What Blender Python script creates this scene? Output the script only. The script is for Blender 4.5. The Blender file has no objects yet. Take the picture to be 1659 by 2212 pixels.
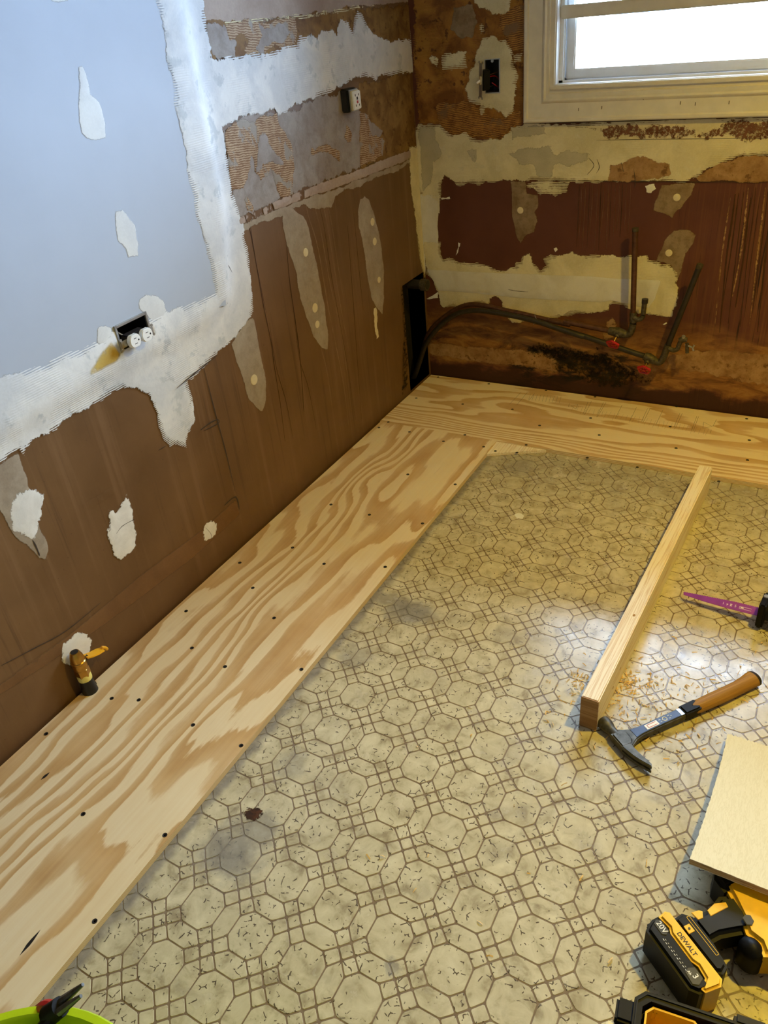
import bpy, bmesh, math, random
import numpy as np
from mathutils import Vector, Matrix, geometry
R_ = random.Random(7)

# ------------------------------------------------------------------ camera, sky, lights, exposure
scene = bpy.context.scene
COL = scene.collection
IW, IH, FPX = 1659.0, 2212.0, 1683.98
YAW, PITCH, ROLL = -0.55785254, 0.57740761, 0.10792629
SCALE, PLY = 3.328, 0.015
_f = np.array([math.sin(YAW)*math.cos(PITCH), math.cos(YAW)*math.cos(PITCH), -math.sin(PITCH)])
_r = np.array([math.cos(YAW), -math.sin(YAW), 0.0]); _d = np.cross(_f, _r)
_r2 = _r*math.cos(ROLL)+_d*math.sin(ROLL); _d2 = -_r*math.sin(ROLL)+_d*math.cos(ROLL)
def ray(x, y): return _r2*((x-IW/2)/FPX)+_d2*((y-IH/2)/FPX)+_f
CAM = np.array([0, 0, PLY])-ray(931, 808)*SCALE
def hit(x, y, ax, v):
    d = ray(x, y); return CAM+d*((v-CAM[ax])/d[ax])
def at_left(x, y, v=0.0): return hit(x, y, 0, v)      # a point on the left wall (x = 0)
def at_back(x, y, v=0.0): return hit(x, y, 1, v)      # a point on the back wall (y = 0)
def at_floor(x, y, v=0.0): return hit(x, y, 2, v)     # a point on the floor
cd = bpy.data.cameras.new('camera'); cam = bpy.data.objects.new('camera', cd); COL.objects.link(cam)
m = Matrix.Identity(4)
for i in range(3):
    m[i][0] = _r2[i]; m[i][1] = -_d2[i]; m[i][2] = -_f[i]; m[i][3] = CAM[i]
cam.matrix_world = m
cd.sensor_fit = 'HORIZONTAL'; cd.sensor_width = 36.0; cd.lens = FPX/IW*36.0
cd.clip_start = 0.02; cd.clip_end = 200
scene.camera = cam

def lin(r, g, b):
    f = lambda c: ((c/255.0+0.055)/1.055)**2.4 if c > 10.31 else c/255.0/12.92
    return (f(r), f(g), f(b), 1.0)

world = bpy.data.worlds.new('World'); scene.world = world; world.use_nodes = True
bg = world.node_tree.nodes['Background']
bg.inputs['Color'].default_value = (0.62, 0.77, 1.0, 1); bg.inputs['Strength'].default_value = 80.0
scene.view_settings.view_transform = 'Standard'; scene.view_settings.look = 'None'
scene.view_settings.gamma = 1.0; scene.view_settings.exposure = -0.36
scene.view_settings.use_curve_mapping = False

WIN = (0.511, 1.62, 1.083, 1.98)     # window opening: x0, x1, z0, z1
def area(name, loc, direction, sx, sy, power, color, portal=False):
    l = bpy.data.lights.new(name, 'AREA'); l.shape = 'RECTANGLE'; l.size = sx; l.size_y = sy
    l.energy = power; l.color = color
    o = bpy.data.objects.new(name, l); COL.objects.link(o); o.location = loc
    o.rotation_euler = Vector(direction).to_track_quat('-Z', 'Y').to_euler()
    if portal: l.cycles.is_portal = True
    return o
area('window_portal', ((WIN[0]+WIN[1])/2, 0.13, (WIN[2]+WIN[3])/2), (0, -1, 0), WIN[1]-WIN[0], WIN[3]-WIN[2], 1, (1, 1, 1), True)
LAMP = (1.9, -1.25, 2.33)
pl = bpy.data.lights.new('ceiling_bulb', 'SPOT'); pl.spot_size = math.radians(140); pl.spot_blend = 1.0; pl.energy = 215; pl.color = (1.0, 0.70, 0.06); pl.shadow_soft_size = 0.045
plo = bpy.data.objects.new('ceiling_bulb', pl); COL.objects.link(plo); plo.location = LAMP

# ------------------------------------------------------------------ helpers
def tag(o, label=None, cat=None, group=None, kind=None):
    if label: o['label'] = label
    if cat: o['category'] = cat
    if group: o['group'] = group
    if kind: o['kind'] = kind
    return o
def empty(name, loc=(0, 0, 0), rz=0.0):
    o = bpy.data.objects.new(name, None); COL.objects.link(o); o.location = loc
    o.rotation_euler = (0, 0, rz); o.empty_display_size = 0.05
    return o
def link_mesh(name, me, parent=None, mat=None, smooth=False):
    if mat is not None:
        me.materials.clear(); me.materials.append(mat)
    if smooth:
        for p in me.polygons: p.use_smooth = True
    o = bpy.data.objects.new(name, me); COL.objects.link(o)
    if parent is not None: o.parent = parent
    return o
def pydata(name, vs, fs, mat=None, parent=None, smooth=False):
    me = bpy.data.meshes.new(name); me.from_pydata([tuple(v) for v in vs], [], fs); me.update()
    return link_mesh(name, me, parent, mat, smooth)
class MB:
    """collects shapes into one mesh"""
    def __init__(s): s.bm = bmesh.new()
    def box(s, x0, x1, y0, y1, z0, z1, bev=0.0, M=None, seg=2):
        t = bmesh.new()
        vs = [t.verts.new((x, y, z)) for z in (z0, z1) for y in (y0, y1) for x in (x0, x1)]
        for f in ((0, 2, 3, 1), (4, 5, 7, 6), (0, 1, 5, 4), (2, 6, 7, 3), (0, 4, 6, 2), (1, 3, 7, 5)):
            t.faces.new([vs[i] for i in f])
        if bev > 0: bmesh.ops.bevel(t, geom=t.edges[:], offset=bev, segments=seg, affect='EDGES')
        s.add(t, M); return s
    def prism(s, poly, z0, z1, bev=0.0, M=None, seg=2):
        t = bmesh.new()
        a = [t.verts.new((p[0], p[1], z0)) for p in poly]; b = [t.verts.new((p[0], p[1], z1)) for p in poly]
        n = len(poly)
        t.faces.new(a[::-1]); top = t.faces.new(b)
        for i in range(n): t.faces.new((a[i], a[(i+1) % n], b[(i+1) % n], b[i]))
        bmesh.ops.recalc_face_normals(t, faces=t.faces[:])
        if bev > 0:
            es = [e for e in t.edges if abs(e.verts[0].co.z-e.verts[1].co.z) < 1e-6]
            bmesh.ops.bevel(t, geom=es, offset=bev, segments=seg, affect='EDGES')
        s.add(t, M); return s
    def tube(s, pts, rad, n=12, cap=True):
        pts = [Vector(p) for p in pts]
        rads = rad if isinstance(rad, (list, tuple)) else [rad]*len(pts)
        up = Vector((0, 0, 1)); rings = []
        for i, p in enumerate(pts):
            d = (pts[min(i+1, len(pts)-1)]-pts[max(i-1, 0)]).normalized()
            a = d.cross(up)
            if a.length < 0.05: a = d.cross(Vector((1, 0, 0)))
            a.normalize(); b = d.cross(a).normalized()
            rings.append([s.bm.verts.new(p+(a*math.cos(2*math.pi*k/n)+b*math.sin(2*math.pi*k/n))*rads[i]) for k in range(n)])
        for i in range(len(rings)-1):
            for k in range(n):
                s.bm.faces.new((rings[i][k], rings[i][(k+1) % n], rings[i+1][(k+1) % n], rings[i+1][k]))
        if cap:
            s.bm.faces.new(rings[0][::-1]); s.bm.faces.new(rings[-1])
        return s
    def lathe(s, prof, n=24, M=None, cap=True):
        t = bmesh.new(); rings = []
        for r, z in prof:
            rings.append([t.verts.new((r*math.cos(2*math.pi*k/n), r*math.sin(2*math.pi*k/n), z)) for k in range(n)])
        for i in range(len(rings)-1):
            for k in range(n):
                t.faces.new((rings[i][k], rings[i][(k+1) % n], rings[i+1][(k+1) % n], rings[i+1][k]))
        if cap:
            t.faces.new(rings[0][::-1]); t.faces.new(rings[-1])
        s.add(t, M); return s
    def add(s, t, M=None):
        if M is not None: bmesh.ops.transform(t, matrix=M, verts=t.verts[:])
        me = bpy.data.meshes.new('tmp'); t.to_mesh(me); t.free(); s.bm.from_mesh(me); bpy.data.meshes.remove(me)
    def build(s, name, mat, parent=None, smooth=False, M=None, sharp=35):
        if M is not None: bmesh.ops.transform(s.bm, matrix=M, verts=s.bm.verts[:])
        bmesh.ops.recalc_face_normals(s.bm, faces=s.bm.faces[:])
        me = bpy.data.meshes.new(name); s.bm.to_mesh(me); s.bm.free()
        if smooth:
            for p in me.polygons: p.use_smooth = True
            if hasattr(me, 'set_sharp_from_angle'): me.set_sharp_from_angle(angle=math.radians(sharp))
        return link_mesh(name, me, parent, mat)
def frame(o, x, y, z=None):
    """matrix with origin o and the given x and y axes"""
    x = Vector(x).normalized(); z = x.cross(Vector(y)).normalized(); y = z.cross(x)
    M = Matrix.Identity(4)
    for i in range(3): M[i][0] = x[i]; M[i][1] = y[i]; M[i][2] = z[i]; M[i][3] = o[i]
    return M
def smooth_path(pts, n=6):
    """Catmull-Rom through the points"""
    P = [Vector(p) for p in pts]; out = []
    for i in range(len(P)-1):
        p0 = P[max(i-1, 0)]; p1 = P[i]; p2 = P[i+1]; p3 = P[min(i+2, len(P)-1)]
        for k in range(n):
            t = k/n
            out.append(0.5*((2*p1)+(p2-p0)*t+(2*p0-5*p1+4*p2-p3)*t*t+(3*p1-p0-3*p2+p3)*t**3))
    out.append(P[-1]); return out
def text_obj(name, body, size, mat, parent, M, bold=False):
    cu = bpy.data.curves.new('t', 'FONT'); cu.body = body; cu.size = size; cu.align_x = 'CENTER'; cu.align_y = 'CENTER'
    cu.extrude = 0.0001; cu.resolution_u = 3
    if bold: cu.offset = size*0.012
    ob = bpy.data.objects.new('t', cu); COL.objects.link(ob)
    dg = bpy.context.evaluated_depsgraph_get(); dg.update()
    me = bpy.data.meshes.new_from_object(ob.evaluated_get(dg))
    bpy.data.objects.remove(ob); bpy.data.curves.remove(cu)
    me.transform(M); me.name = name
    return link_mesh(name, me, parent, mat)

# ------------------------------------------------------------------ materials
class NT:
    def __init__(s, name):
        s.m = bpy.data.materials.new(name); s.m.use_nodes = True; s.t = s.m.node_tree
        s.b = s.t.nodes['Principled BSDF']; s.out = s.t.nodes['Material Output']
    def node(s, typ, ins=None, **kw):
        n = s.t.nodes.new(typ)
        for k, v in kw.items(): setattr(n, k, v)
        for k, v in (ins or {}).items(): s.set(n.inputs[k], v)
        return n
    def set(s, inp, v):
        if isinstance(v, bpy.types.NodeSocket): s.t.links.new(v, inp)
        else: inp.default_value = v
    def obj(s): return s.node('ShaderNodeTexCoord').outputs['Object']
    def pos(s): return s.node('ShaderNodeNewGeometry').outputs['Position']
    def scaled(s, v, sc, rot=(0, 0, 0)):
        return s.node('ShaderNodeMapping', {'Vector': v, 'Scale': sc, 'Rotation': rot}).outputs[0]
    def noise(s, v, scale, detail=4, rough=0.55, dist=0.0):
        return s.node('ShaderNodeTexNoise', {'Vector': v, 'Scale': scale, 'Detail': detail, 'Roughness': rough, 'Distortion': dist}).outputs['Fac']
    def ramp(s, fac, stops, interp='LINEAR'):
        n = s.node('ShaderNodeValToRGB', {'Fac': fac}); cr = n.color_ramp; cr.interpolation = interp
        while len(cr.elements) < len(stops): cr.elements.new(0.5)
        for e, (p, c) in zip(cr.elements, stops):
            e.position = p; e.color = c if len(c) == 4 else (*c, 1)
        return n.outputs[0]
    def step(s, fac, a, b):
        return s.node('ShaderNodeMapRange', {'Value': fac, 'From Min': a, 'From Max': b}, clamp=True, interpolation_type='SMOOTHSTEP').outputs[0]
    def math(s, op, a, b=0.0, clamp=False):
        return s.node('ShaderNodeMath', {0: a, 1: b}, operation=op, use_clamp=clamp).outputs[0]
    def mix(s, f, a, b, mode='MIX'):
        n = s.node('ShaderNodeMix', data_type='RGBA', blend_type=mode)
        s.set(n.inputs[0], f); s.set(n.inputs[6], a); s.set(n.inputs[7], b)
        return n.outputs[2]
    def attr(s, name): return s.node('ShaderNodeAttribute', attribute_name=name).outputs['Fac']
    def xyz(s, v):
        n = s.node('ShaderNodeSeparateXYZ', {0: v}); return n.outputs
    def bump(s, h, strength=0.3, dist=0.001):
        n = s.node('ShaderNodeBump', {'Height': h, 'Strength': strength, 'Distance': dist}); s.set(s.b.inputs['Normal'], n.outputs[0])
    def base(s, c): s.set(s.b.inputs['Base Color'], c)
    def rough(s, r, spec=0.5):
        s.set(s.b.inputs['Roughness'], r); s.b.inputs['Specular IOR Level'].default_value = spec
    def metal(s, v=1.0): s.b.inputs['Metallic'].default_value = v

def simple(name, c, rough=0.5, metal=0.0, var=0.12, scale=40, bump=0.0, spec=0.5):
    """painted, plastic or metal surface with a little mottling"""
    t = NT(name); v = t.obj(); n = t.noise(v, scale, 4)
    dark = tuple(x*(1-var) for x in c[:3])+(1,); lite = tuple(min(1, x*(1+var)) for x in c[:3])+(1,)
    t.base(t.ramp(n, [(0.3, dark), (0.7, lite)])); t.rough(rough, spec); t.metal(metal)
    if bump: t.bump(t.noise(v, scale*4, 3), bump, 0.0006)
    return t.m
def mud(name, c1, c2, scale=9, a_edge=0.006, a_noise=0.9, opacity=1.0, ridges=0.0, bump=0.25, c3=None, rough=0.75, opvar=0.0, mixlo=0.4, mixhi=0.6, vstretch=1.0):
    """trowelled joint compound: worn edges let the wall behind show"""
    t = NT(name); v = t.obj()
    n1 = t.noise(v, scale, 5, 0.6, 0.4)
    c = t.ramp(n1, [(mixlo, c1), (mixhi, c2)])
    if c3 is not None:
        n3 = t.noise(v, scale*2.3, 6, 0.65); c = t.mix(t.step(n3, 0.56, 0.64), c, c3)
    fine = t.noise(t.scaled(v, (1, 1, vstretch)), scale*25, 4)
    c = t.mix(0.35, c, t.ramp(fine, [(0.3, (0.45, 0.45, 0.45)), (0.7, (0.62, 0.62, 0.62))]), 'OVERLAY')
    t.base(c); t.rough(rough, 0.25)
    e = t.math('DIVIDE', t.attr('edge'), a_edge)
    en = t.math('MULTIPLY', t.math('SUBTRACT', t.noise(v, 70, 8, 0.78), 0.47), a_noise*6.0)
    if ridges > 0:
        cw = t.node('ShaderNodeTexWave', {'Vector': v, 'Scale': 62.0, 'Distortion': 1.6, 'Detail': 2.0, 'Detail Scale': 0.35}, wave_type='BANDS', bands_direction='Z').outputs['Fac']
        fr = t.math('MULTIPLY', t.math('SUBTRACT', cw, 0.5), t.math('MULTIPLY', t.step(t.noise(v, 11, 3), 0.46, 0.58), 3.6))
        en = t.math('ADD', en, fr)
    a = t.step(t.math('ADD', e, en), 0.25, 0.75)
    if opvar > 0:
        on = t.noise(v, scale*3.1, 6, 0.68); a = t.math('MULTIPLY', a, t.math('SUBTRACT', 1.0, t.math('MULTIPLY', t.step(on, 0.46, 0.62), opvar)))
    if opacity < 1: a = t.math('MULTIPLY', a, opacity)
    t.set(t.b.inputs['Alpha'], a)
    h = t.noise(v, 60, 5, 0.6)
    if ridges > 0:
        w = t.node('ShaderNodeTexWave', {'Vector': v, 'Scale': 62.0, 'Distortion': 1.6, 'Detail': 2.0, 'Detail Scale': 0.35}, wave_type='BANDS', bands_direction='Z').outputs['Fac']
        rm = t.step(t.noise(v, 7, 3), 0.50, 0.60)
        h = t.math('ADD', h, t.math('MULTIPLY', t.math('MULTIPLY', w, rm), ridges*3))
    t.bump(h, bump, 0.0015)
    return t.m
def combed(name, cr, cv, cg, lo=0.45, hi=0.55, gscale=14):
    """adhesive left in trowel ridges, smeared grey here and there"""
    t = NT(name); v = t.obj()
    w = t.node('ShaderNodeTexWave', {'Vector': t.scaled(v, (1, 1, 1), (0.10, 0.10, 0)), 'Scale': 56.0, 'Distortion': 5.0, 'Detail': 3.0, 'Detail Scale': 0.8}, wave_type='BANDS', bands_direction='Z').outputs['Fac']
    br = t.noise(v, 45, 4, 0.6)
    w2 = t.step(t.math('ADD', w, t.math('MULTIPLY', t.math('SUBTRACT', br, 0.5), 2.6)), 0.3, 0.7)
    c = t.mix(w2, cv, cr)
    g = t.step(t.noise(v, gscale, 4, 0.6, 0.3), lo, hi)
    c = t.mix(g, c, cg)
    c = t.mix(0.3, c, t.ramp(t.noise(v, 220, 3), [(0.3, (0.4, 0.4, 0.4)), (0.7, (0.62, 0.62, 0.62))]), 'OVERLAY')
    t.base(c); t.rough(0.7, 0.3)
    e = t.math('DIVIDE', t.attr('edge'), 0.004)
    t.set(t.b.inputs['Alpha'], t.step(t.math('ADD', e, t.math('MULTIPLY', t.math('SUBTRACT', t.noise(v, 160, 5, 0.7), 0.45), 2.0)), 0.25, 0.75))
    t.bump(t.math('MULTIPLY', w2, t.math('SUBTRACT', 1.0, g)), 0.5, 0.002)
    return t.m

def wall_left_mat():
    t = NT('brown_wall_paper'); v = t.obj()
    n = t.noise(v, 3.2, 5, 0.6); c = t.ramp(n, [(0.3, lin(97, 69, 39)), (0.7, lin(118, 87, 54))])
    st = t.noise(t.scaled(v, (30, 30, 0.9)), 1.0, 5, 0.6)
    c = t.mix(t.math('MULTIPLY', t.step(st, 0.52, 0.72), 0.35), c, lin(140, 108, 78))
    st2 = t.noise(t.scaled(v, (42, 42, 1.1)), 1.3, 5, 0.6)
    c = t.mix(t.math('MULTIPLY', t.step(st2, 0.57, 0.70), 0.45), c, lin(70, 46, 28))
    sp = t.noise(v, 95, 3, 0.6); c = t.mix(t.math('MULTIPLY', t.step(sp, 0.68, 0.74), 0.6), c, lin(70, 46, 28))
    z = t.xyz(v)[2]
    low_dark = t.step(t.math('ADD', z, t.math('MULTIPLY', t.noise(v, 9, 5), 0.10)), 0.14, 0.06)  # darker brown towards the bottom of the wall
    c = t.mix(t.math('MULTIPLY', low_dark, 0.45), c, lin(74, 46, 26))
    t.base(c); t.rough(0.5, 0.35); t.bump(t.noise(t.scaled(v, (1, 1, 0.3)), 90, 4), 0.12, 0.001)
    return t.m
def wall_back_mat():
    t = NT('stained_dark_wall'); v = t.obj(); X = t.xyz(v)
    n = t.noise(v, 6, 5, 0.6); c = t.ramp(n, [(0.3, lin(84, 46, 32)), (0.7, lin(98, 56, 40))])
    st = t.noise(t.scaled(v, (60, 1, 1.4)), 1.0, 5, 0.65)
    rm = t.step(t.math('ADD', X[0], t.math('MULTIPLY', t.noise(v, 5, 4), 0.3)), 0.98, 1.35)
    c = t.mix(t.math('MULTIPLY', t.step(st, 0.48, 0.68), rm), c, lin(116, 74, 42))
    c = t.mix(t.math('MULTIPLY', t.step(t.noise(t.scaled(v, (80, 1, 2.2)), 1.2, 5, 0.65), 0.56, 0.64), rm), c, lin(40, 22, 14))
    # water line: rusty tan low on the wall, mould above the floor
    zn = t.math('ADD', X[2], t.math('MULTIPLY', t.math('SUBTRACT', t.noise(t.scaled(v, (1, 1, 2)), 7, 6, 0.65), 0.5), 0.16))
    tan = t.math('MULTIPLY', t.step(zn, 0.34, 0.22), t.step(zn, 0.07, 0.105))
    c = t.mix(t.math('MULTIPLY', tan, 0.85), c, t.ramp(t.noise(t.scaled(v, (1, 1, 3)), 9, 6, 0.7, 0.8), [(0.35, lin(92, 56, 26)), (0.5, lin(142, 98, 46)), (0.66, lin(170, 128, 66))]))
    mould = t.math('MULTIPLY', t.step(t.noise(t.scaled(v, (1, 1, 2.6)), 8, 7, 0.72, 0.6), 0.47, 0.60), t.math('MULTIPLY', t.step(zn, 0.25, 0.17), t.step(X[0], 0.22, 0.42)))
    c = t.mix(t.math('MULTIPLY', mould, t.step(X[0], 1.05, 0.75)), c, lin(22, 16, 12))
    c = t.mix(t.math('MULTIPLY', t.step(zn, 0.085, 0.06), 0.8), c, lin(52, 28, 17))
    sp = t.noise(v, 120, 3, 0.6); c = t.mix(t.math('MULTIPLY', t.step(sp, 0.69, 0.74), t.step(X[2], 0.3, 0.2)), c, lin(20, 14, 10))
    t.base(c); t.rough(0.6, 0.3); t.bump(t.noise(t.scaled(v, (1, 1, 0.4)), 110, 5, 0.6), 0.25, 0.001)
    return t.m
SMUDGE = [(880, 1320, 0.085, 0.8), (830, 1290, 0.05, 0.6), (495, 1840, 0.09, 0.75), (560, 1790, 0.06, 0.6), (1120, 1010, 0.09, 0.55), (1330, 1060, 0.05, 0.5), (760, 1410, 0.06, 0.45), (620, 1650, 0.05, 0.4), (860, 2090, 0.02, 0.6), (1085, 1370, 0.04, 0.3)]
def vinyl_mat(name, grout):
    t = NT(name); v = t.pos(); X = t.xyz(v)
    if grout:
        c = t.ramp(t.noise(v, 30, 4), [(0.3, lin(112, 94, 76)), (0.7, lin(136, 118, 96))])
    else:
        n = t.noise(v, 26, 6, 0.62, 0.5)
        c = t.ramp(n, [(0.30, lin(146, 134, 106)), (0.46, lin(192, 182, 150)), (0.7, lin(216, 207, 176))])
        oi = t.node('ShaderNodeObjectInfo').outputs['Random']
        c = t.mix(t.math('MULTIPLY', oi, 0.22), c, lin(176, 164, 132))
        n2 = t.noise(v, 9, 5, 0.65); c = t.mix(t.math('MULTIPLY', t.step(n2, 0.52, 0.68), 0.40), c, lin(146, 136, 114))
        # crackle print: short broken branching strokes
        warp = t.node('ShaderNodeTexNoise', {'Vector': v, 'Scale': 40.0, 'Detail': 2.0}).outputs['Color']
        wv = t.node('ShaderNodeVectorMath', {0: v, 1: t.node('ShaderNodeVectorMath', {0: warp, 'Scale': 0.012}, operation='SCALE').outputs[0]}, operation='ADD').outputs[0]
        vo = t.node('ShaderNodeTexVoronoi', {'Vector': wv, 'Scale': 62.0}, feature='DISTANCE_TO_EDGE', voronoi_dimensions='2D').outputs['Distance']
        line = t.step(vo, 0.075, 0.045)
        brk = t.math('MULTIPLY', t.step(t.noise(v, 85, 2), 0.53, 0.56), t.step(t.noise(v, 23, 2), 0.46, 0.52))
        c = t.mix(t.math('MULTIPLY', t.math('MULTIPLY', line, brk), 0.9), c, lin(62, 48, 38))
    # grey scuffs and old adhesive
    sm = None
    dn = t.math('MULTIPLY', t.math('SUBTRACT', t.noise(v, 14, 6, 0.65), 0.5), 0.16)
    for px, py, rad, k in SMUDGE:
        p = at_floor(px, py)
        d = t.node('ShaderNodeVectorMath', {0: v, 1: tuple(p)}, operation='DISTANCE').outputs['Value']
        s_ = t.math('MULTIPLY', t.step(t.math('ADD', d, dn), rad, rad*0.25), k)
        sm = s_ if sm is None else t.math('MAXIMUM', sm, s_)
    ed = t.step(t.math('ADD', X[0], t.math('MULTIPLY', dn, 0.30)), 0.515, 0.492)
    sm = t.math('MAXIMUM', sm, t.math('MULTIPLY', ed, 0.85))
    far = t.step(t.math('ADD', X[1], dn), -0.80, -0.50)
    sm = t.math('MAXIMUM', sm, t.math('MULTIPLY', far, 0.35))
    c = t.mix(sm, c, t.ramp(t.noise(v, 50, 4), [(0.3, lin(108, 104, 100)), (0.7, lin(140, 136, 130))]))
    t.base(c)
    t.rough(t.ramp(t.noise(v, 18, 4), [(0.3, (0.17,)*3), (0.7, (0.30,)*3)]), 0.58)
    t.bump(t.noise(v, 90, 4, 0.6), 0.06, 0.0012)
    return t.m
def plywood_mat(name, along):
    t = NT(name); v = t.obj()
    ph = t.attr('grain')
    ph = t.math('ADD', ph, t.math('MULTIPLY', t.noise(v, 45, 3), 0.10))
    sc = (120, 2.2, 1) if along == 'y' else (2.2, 120, 1)
    ph = t.math('ADD', ph, t.math('MULTIPLY', t.noise(t.scaled(v, sc), 0.55, 4, 0.6), 0.34))
    fr = t.math('FRACT', ph)
    fib = t.noise(t.scaled(v, sc), 1.0, 4, 0.6)
    light = t.ramp(t.noise(v, 5, 4), [(0.3, lin(226, 205, 164)), (0.7, lin(232, 214, 178))])
    dark = t.ramp(t.noise(v, 7, 4), [(0.3, lin(188, 150, 98)), (0.7, lin(208, 172, 120))])
    band = t.ramp(fr, [(0.0, (0,)*3), (0.40, (0,)*3), (0.52, (0.75,)*3), (0.85, (1,)*3), (0.93, (1,)*3), (0.99, (0,)*3)])
    c = t.mix(band, light, dark)
    c = t.mix(0.35, c, t.ramp(fib, [(0.3, (0.40,)*3), (0.7, (0.60,)*3)]), 'OVERLAY')
    pin = t.noise(t.scaled(v, tuple(x*0.25 for x in sc[:2])+(1,)), 6.0, 2)
    c = t.mix(t.math('MULTIPLY', t.step(pin, 0.74, 0.78), 0.35), c, lin(140, 100, 60))
    t.base(c); t.rough(0.55, 0.3); t.bump(fib, 0.12, 0.0008)
    return t.m
def lumber_mat(name, c1, c2, axis='y', freq=60):
    t = NT(name); v = t.obj()
    sc = {'y': (1, 0.025, 1), 'x': (0.025, 1, 1), 'z': (1, 1, 0.025)}[axis]
    w = t.noise(t.scaled(v, sc), freq*2.0, 3, 0.6, 0.4)
    c = t.ramp(w, [(0.42, c1), (0.50, c2), (0.54, c1)])
    c = t.mix(0.3, c, t.ramp(t.noise(t.scaled(v, sc), freq*9, 3), [(0.3, (0.42,)*3), (0.7, (0.6,)*3)]), 'OVERLAY')
    t.base(c); t.rough(0.6, 0.3); t.bump(w, 0.1, 0.0006)
    return t.m

M = {}
M['wall_left'] = wall_left_mat(); M['wall_back'] = wall_back_mat()
M['plaster'] = simple('plain_plaster', lin(206, 196, 180), 0.8, var=0.05)
M['ceiling'] = simple('ceiling_paint', lin(226, 222, 214), 0.85, var=0.04)
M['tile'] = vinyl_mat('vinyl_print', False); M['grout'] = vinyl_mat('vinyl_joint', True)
M['ply_y'] = plywood_mat('plywood_face_lengthwise', 'y'); M['ply_x'] = plywood_mat('plywood_face_crosswise', 'x')
M['white'] = mud('white_compound', lin(226, 226, 224), lin(206, 208, 210), 8, ridges=0.5, c3=lin(194, 198, 200))
M['white_flat'] = mud('white_spackle', lin(232, 230, 224), lin(214, 212, 206), 14, bump=0.2)
M['tape'] = mud('paper_tape', lin(216, 212, 198), lin(204, 198, 180), 10, a_edge=0.001, a_noise=0.2, bump=0.1)
M['cream'] = mud('cream_compound', lin(218, 206, 166), lin(200, 188, 148), 9, ridges=0.4, c3=lin(208, 198, 164))
M['damp'] = mud('damp_grey_compound', lin(176, 166, 136), lin(186, 176, 146), 12, a_edge=0.006, bump=0.1)
M['thin'] = mud('thin_grey_compound', lin(166, 153, 134), lin(146, 130, 110), 10, a_edge=0.004, a_noise=0.5, opvar=0.12, mixlo=0.3, mixhi=0.7, bump=0.12)
M['thin_dark'] = mud('thin_brown_compound', lin(150, 130, 100), lin(120, 97, 70), 14, a_edge=0.004, a_noise=0.5, opvar=0.22, mixlo=0.3, mixhi=0.7, bump=0.15)
M['drywall_spot'] = mud('sanded_spot', lin(220, 220, 216), lin(208, 208, 206), 10, a_edge=0.006, a_noise=0.35, bump=0.06)
M['taupe'] = mud('taupe_paint', lin(172, 154, 140), lin(158, 138, 124), 6, a_edge=0.003, bump=0.1)
M['grey_skim'] = mud('grey_skim', lin(158, 149, 142), lin(144, 132, 124), 10, opvar=0.14, bump=0.25)
M['glue'] = mud('brown_glue', lin(136, 104, 58), lin(108, 76, 40), 16, c3=lin(92, 62, 32), bump=0.5, vstretch=0.2)
M['glue_back'] = mud('ochre_glue', lin(158, 110, 48), lin(112, 70, 32), 12, c3=lin(86, 54, 28), bump=0.6, ridges=0.8)
M['comb'] = combed('combed_adhesive', lin(176, 150, 118), lin(128, 94, 62), lin(150, 140, 128), 0.55, 0.60)
M['comb_back'] = combed('combed_ochre_adhesive', lin(166, 118, 56), lin(104, 66, 30), lin(120, 92, 62), 0.55, 0.66)
M['tan'] = mud('bare_tan_paper', lin(164, 128, 82), lin(138, 102, 62), 14, a_edge=0.004, c3=lin(112, 80, 48), opvar=0.2)
M['rust'] = mud('rust_bleed', lin(92, 56, 40), lin(116, 78, 58), 40, a_edge=0.012, a_noise=1.6, opvar=0.75)
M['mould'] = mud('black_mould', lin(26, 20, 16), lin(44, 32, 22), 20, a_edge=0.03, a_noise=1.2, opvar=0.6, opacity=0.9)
M['yellow_stain'] = mud('yellow_stain', lin(206, 178, 92), lin(196, 160, 70), 8, a_edge=0.020, a_noise=0.03, bump=0.05, opacity=0.85)
M['streak_dark'] = mud('dark_drip', lin(82, 52, 34), lin(66, 42, 28), 20, a_edge=0.0006, a_noise=0.3, bump=0.05, opacity=0.8)
M['streak_light'] = mud('pale_drip', lin(168, 140, 110), lin(150, 120, 90), 20, a_edge=0.0006, a_noise=0.3, bump=0.05, opacity=0.75)
M['streak_back'] = mud('brown_drip', lin(126, 84, 58), lin(110, 72, 50), 20, a_edge=0.0006, a_noise=0.3, bump=0.05, opacity=0.7)
M['dot'] = simple('screw_filler', lin(216, 202, 164), 0.6, var=0.06)
M['drywall'] = simple('new_drywall_face', lin(176, 183, 194), 0.7, var=0.03, scale=6)
M['crack'] = simple('dark_crack', lin(60, 48, 38), 0.8)
M['casing'] = simple('aged_white_casing', lin(218, 210, 188), 0.45, var=0.06, scale=25)
M['vinyl_frame'] = simple('white_window_vinyl', lin(226, 228, 230), 0.35, var=0.03)
M['grime'] = simple('grime', lin(110, 100, 84), 0.8)
M['snow'] = simple('snow', (0.9, 0.92, 0.95, 1), 0.9, var=0.03, scale=2)
M['shed'] = simple('distant_paint', lin(120, 150, 180), 0.7)
M['twig'] = simple('twig', lin(90, 110, 90), 0.8)
M['box_steel'] = simple('galvanized_steel', lin(176, 176, 172), 0.4, 0.8)
M['black'] = simple('black_plastic', lin(22, 22, 24), 0.45, var=0.2)
M['cavity'] = simple('dark_cavity', lin(26, 20, 15), 0.9)
M['device_white'] = simple('white_device_plastic', lin(236, 236, 232), 0.3, var=0.02)
M['ivory'] = simple('ivory_plastic', lin(214, 200, 160), 0.35, var=0.05)
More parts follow.
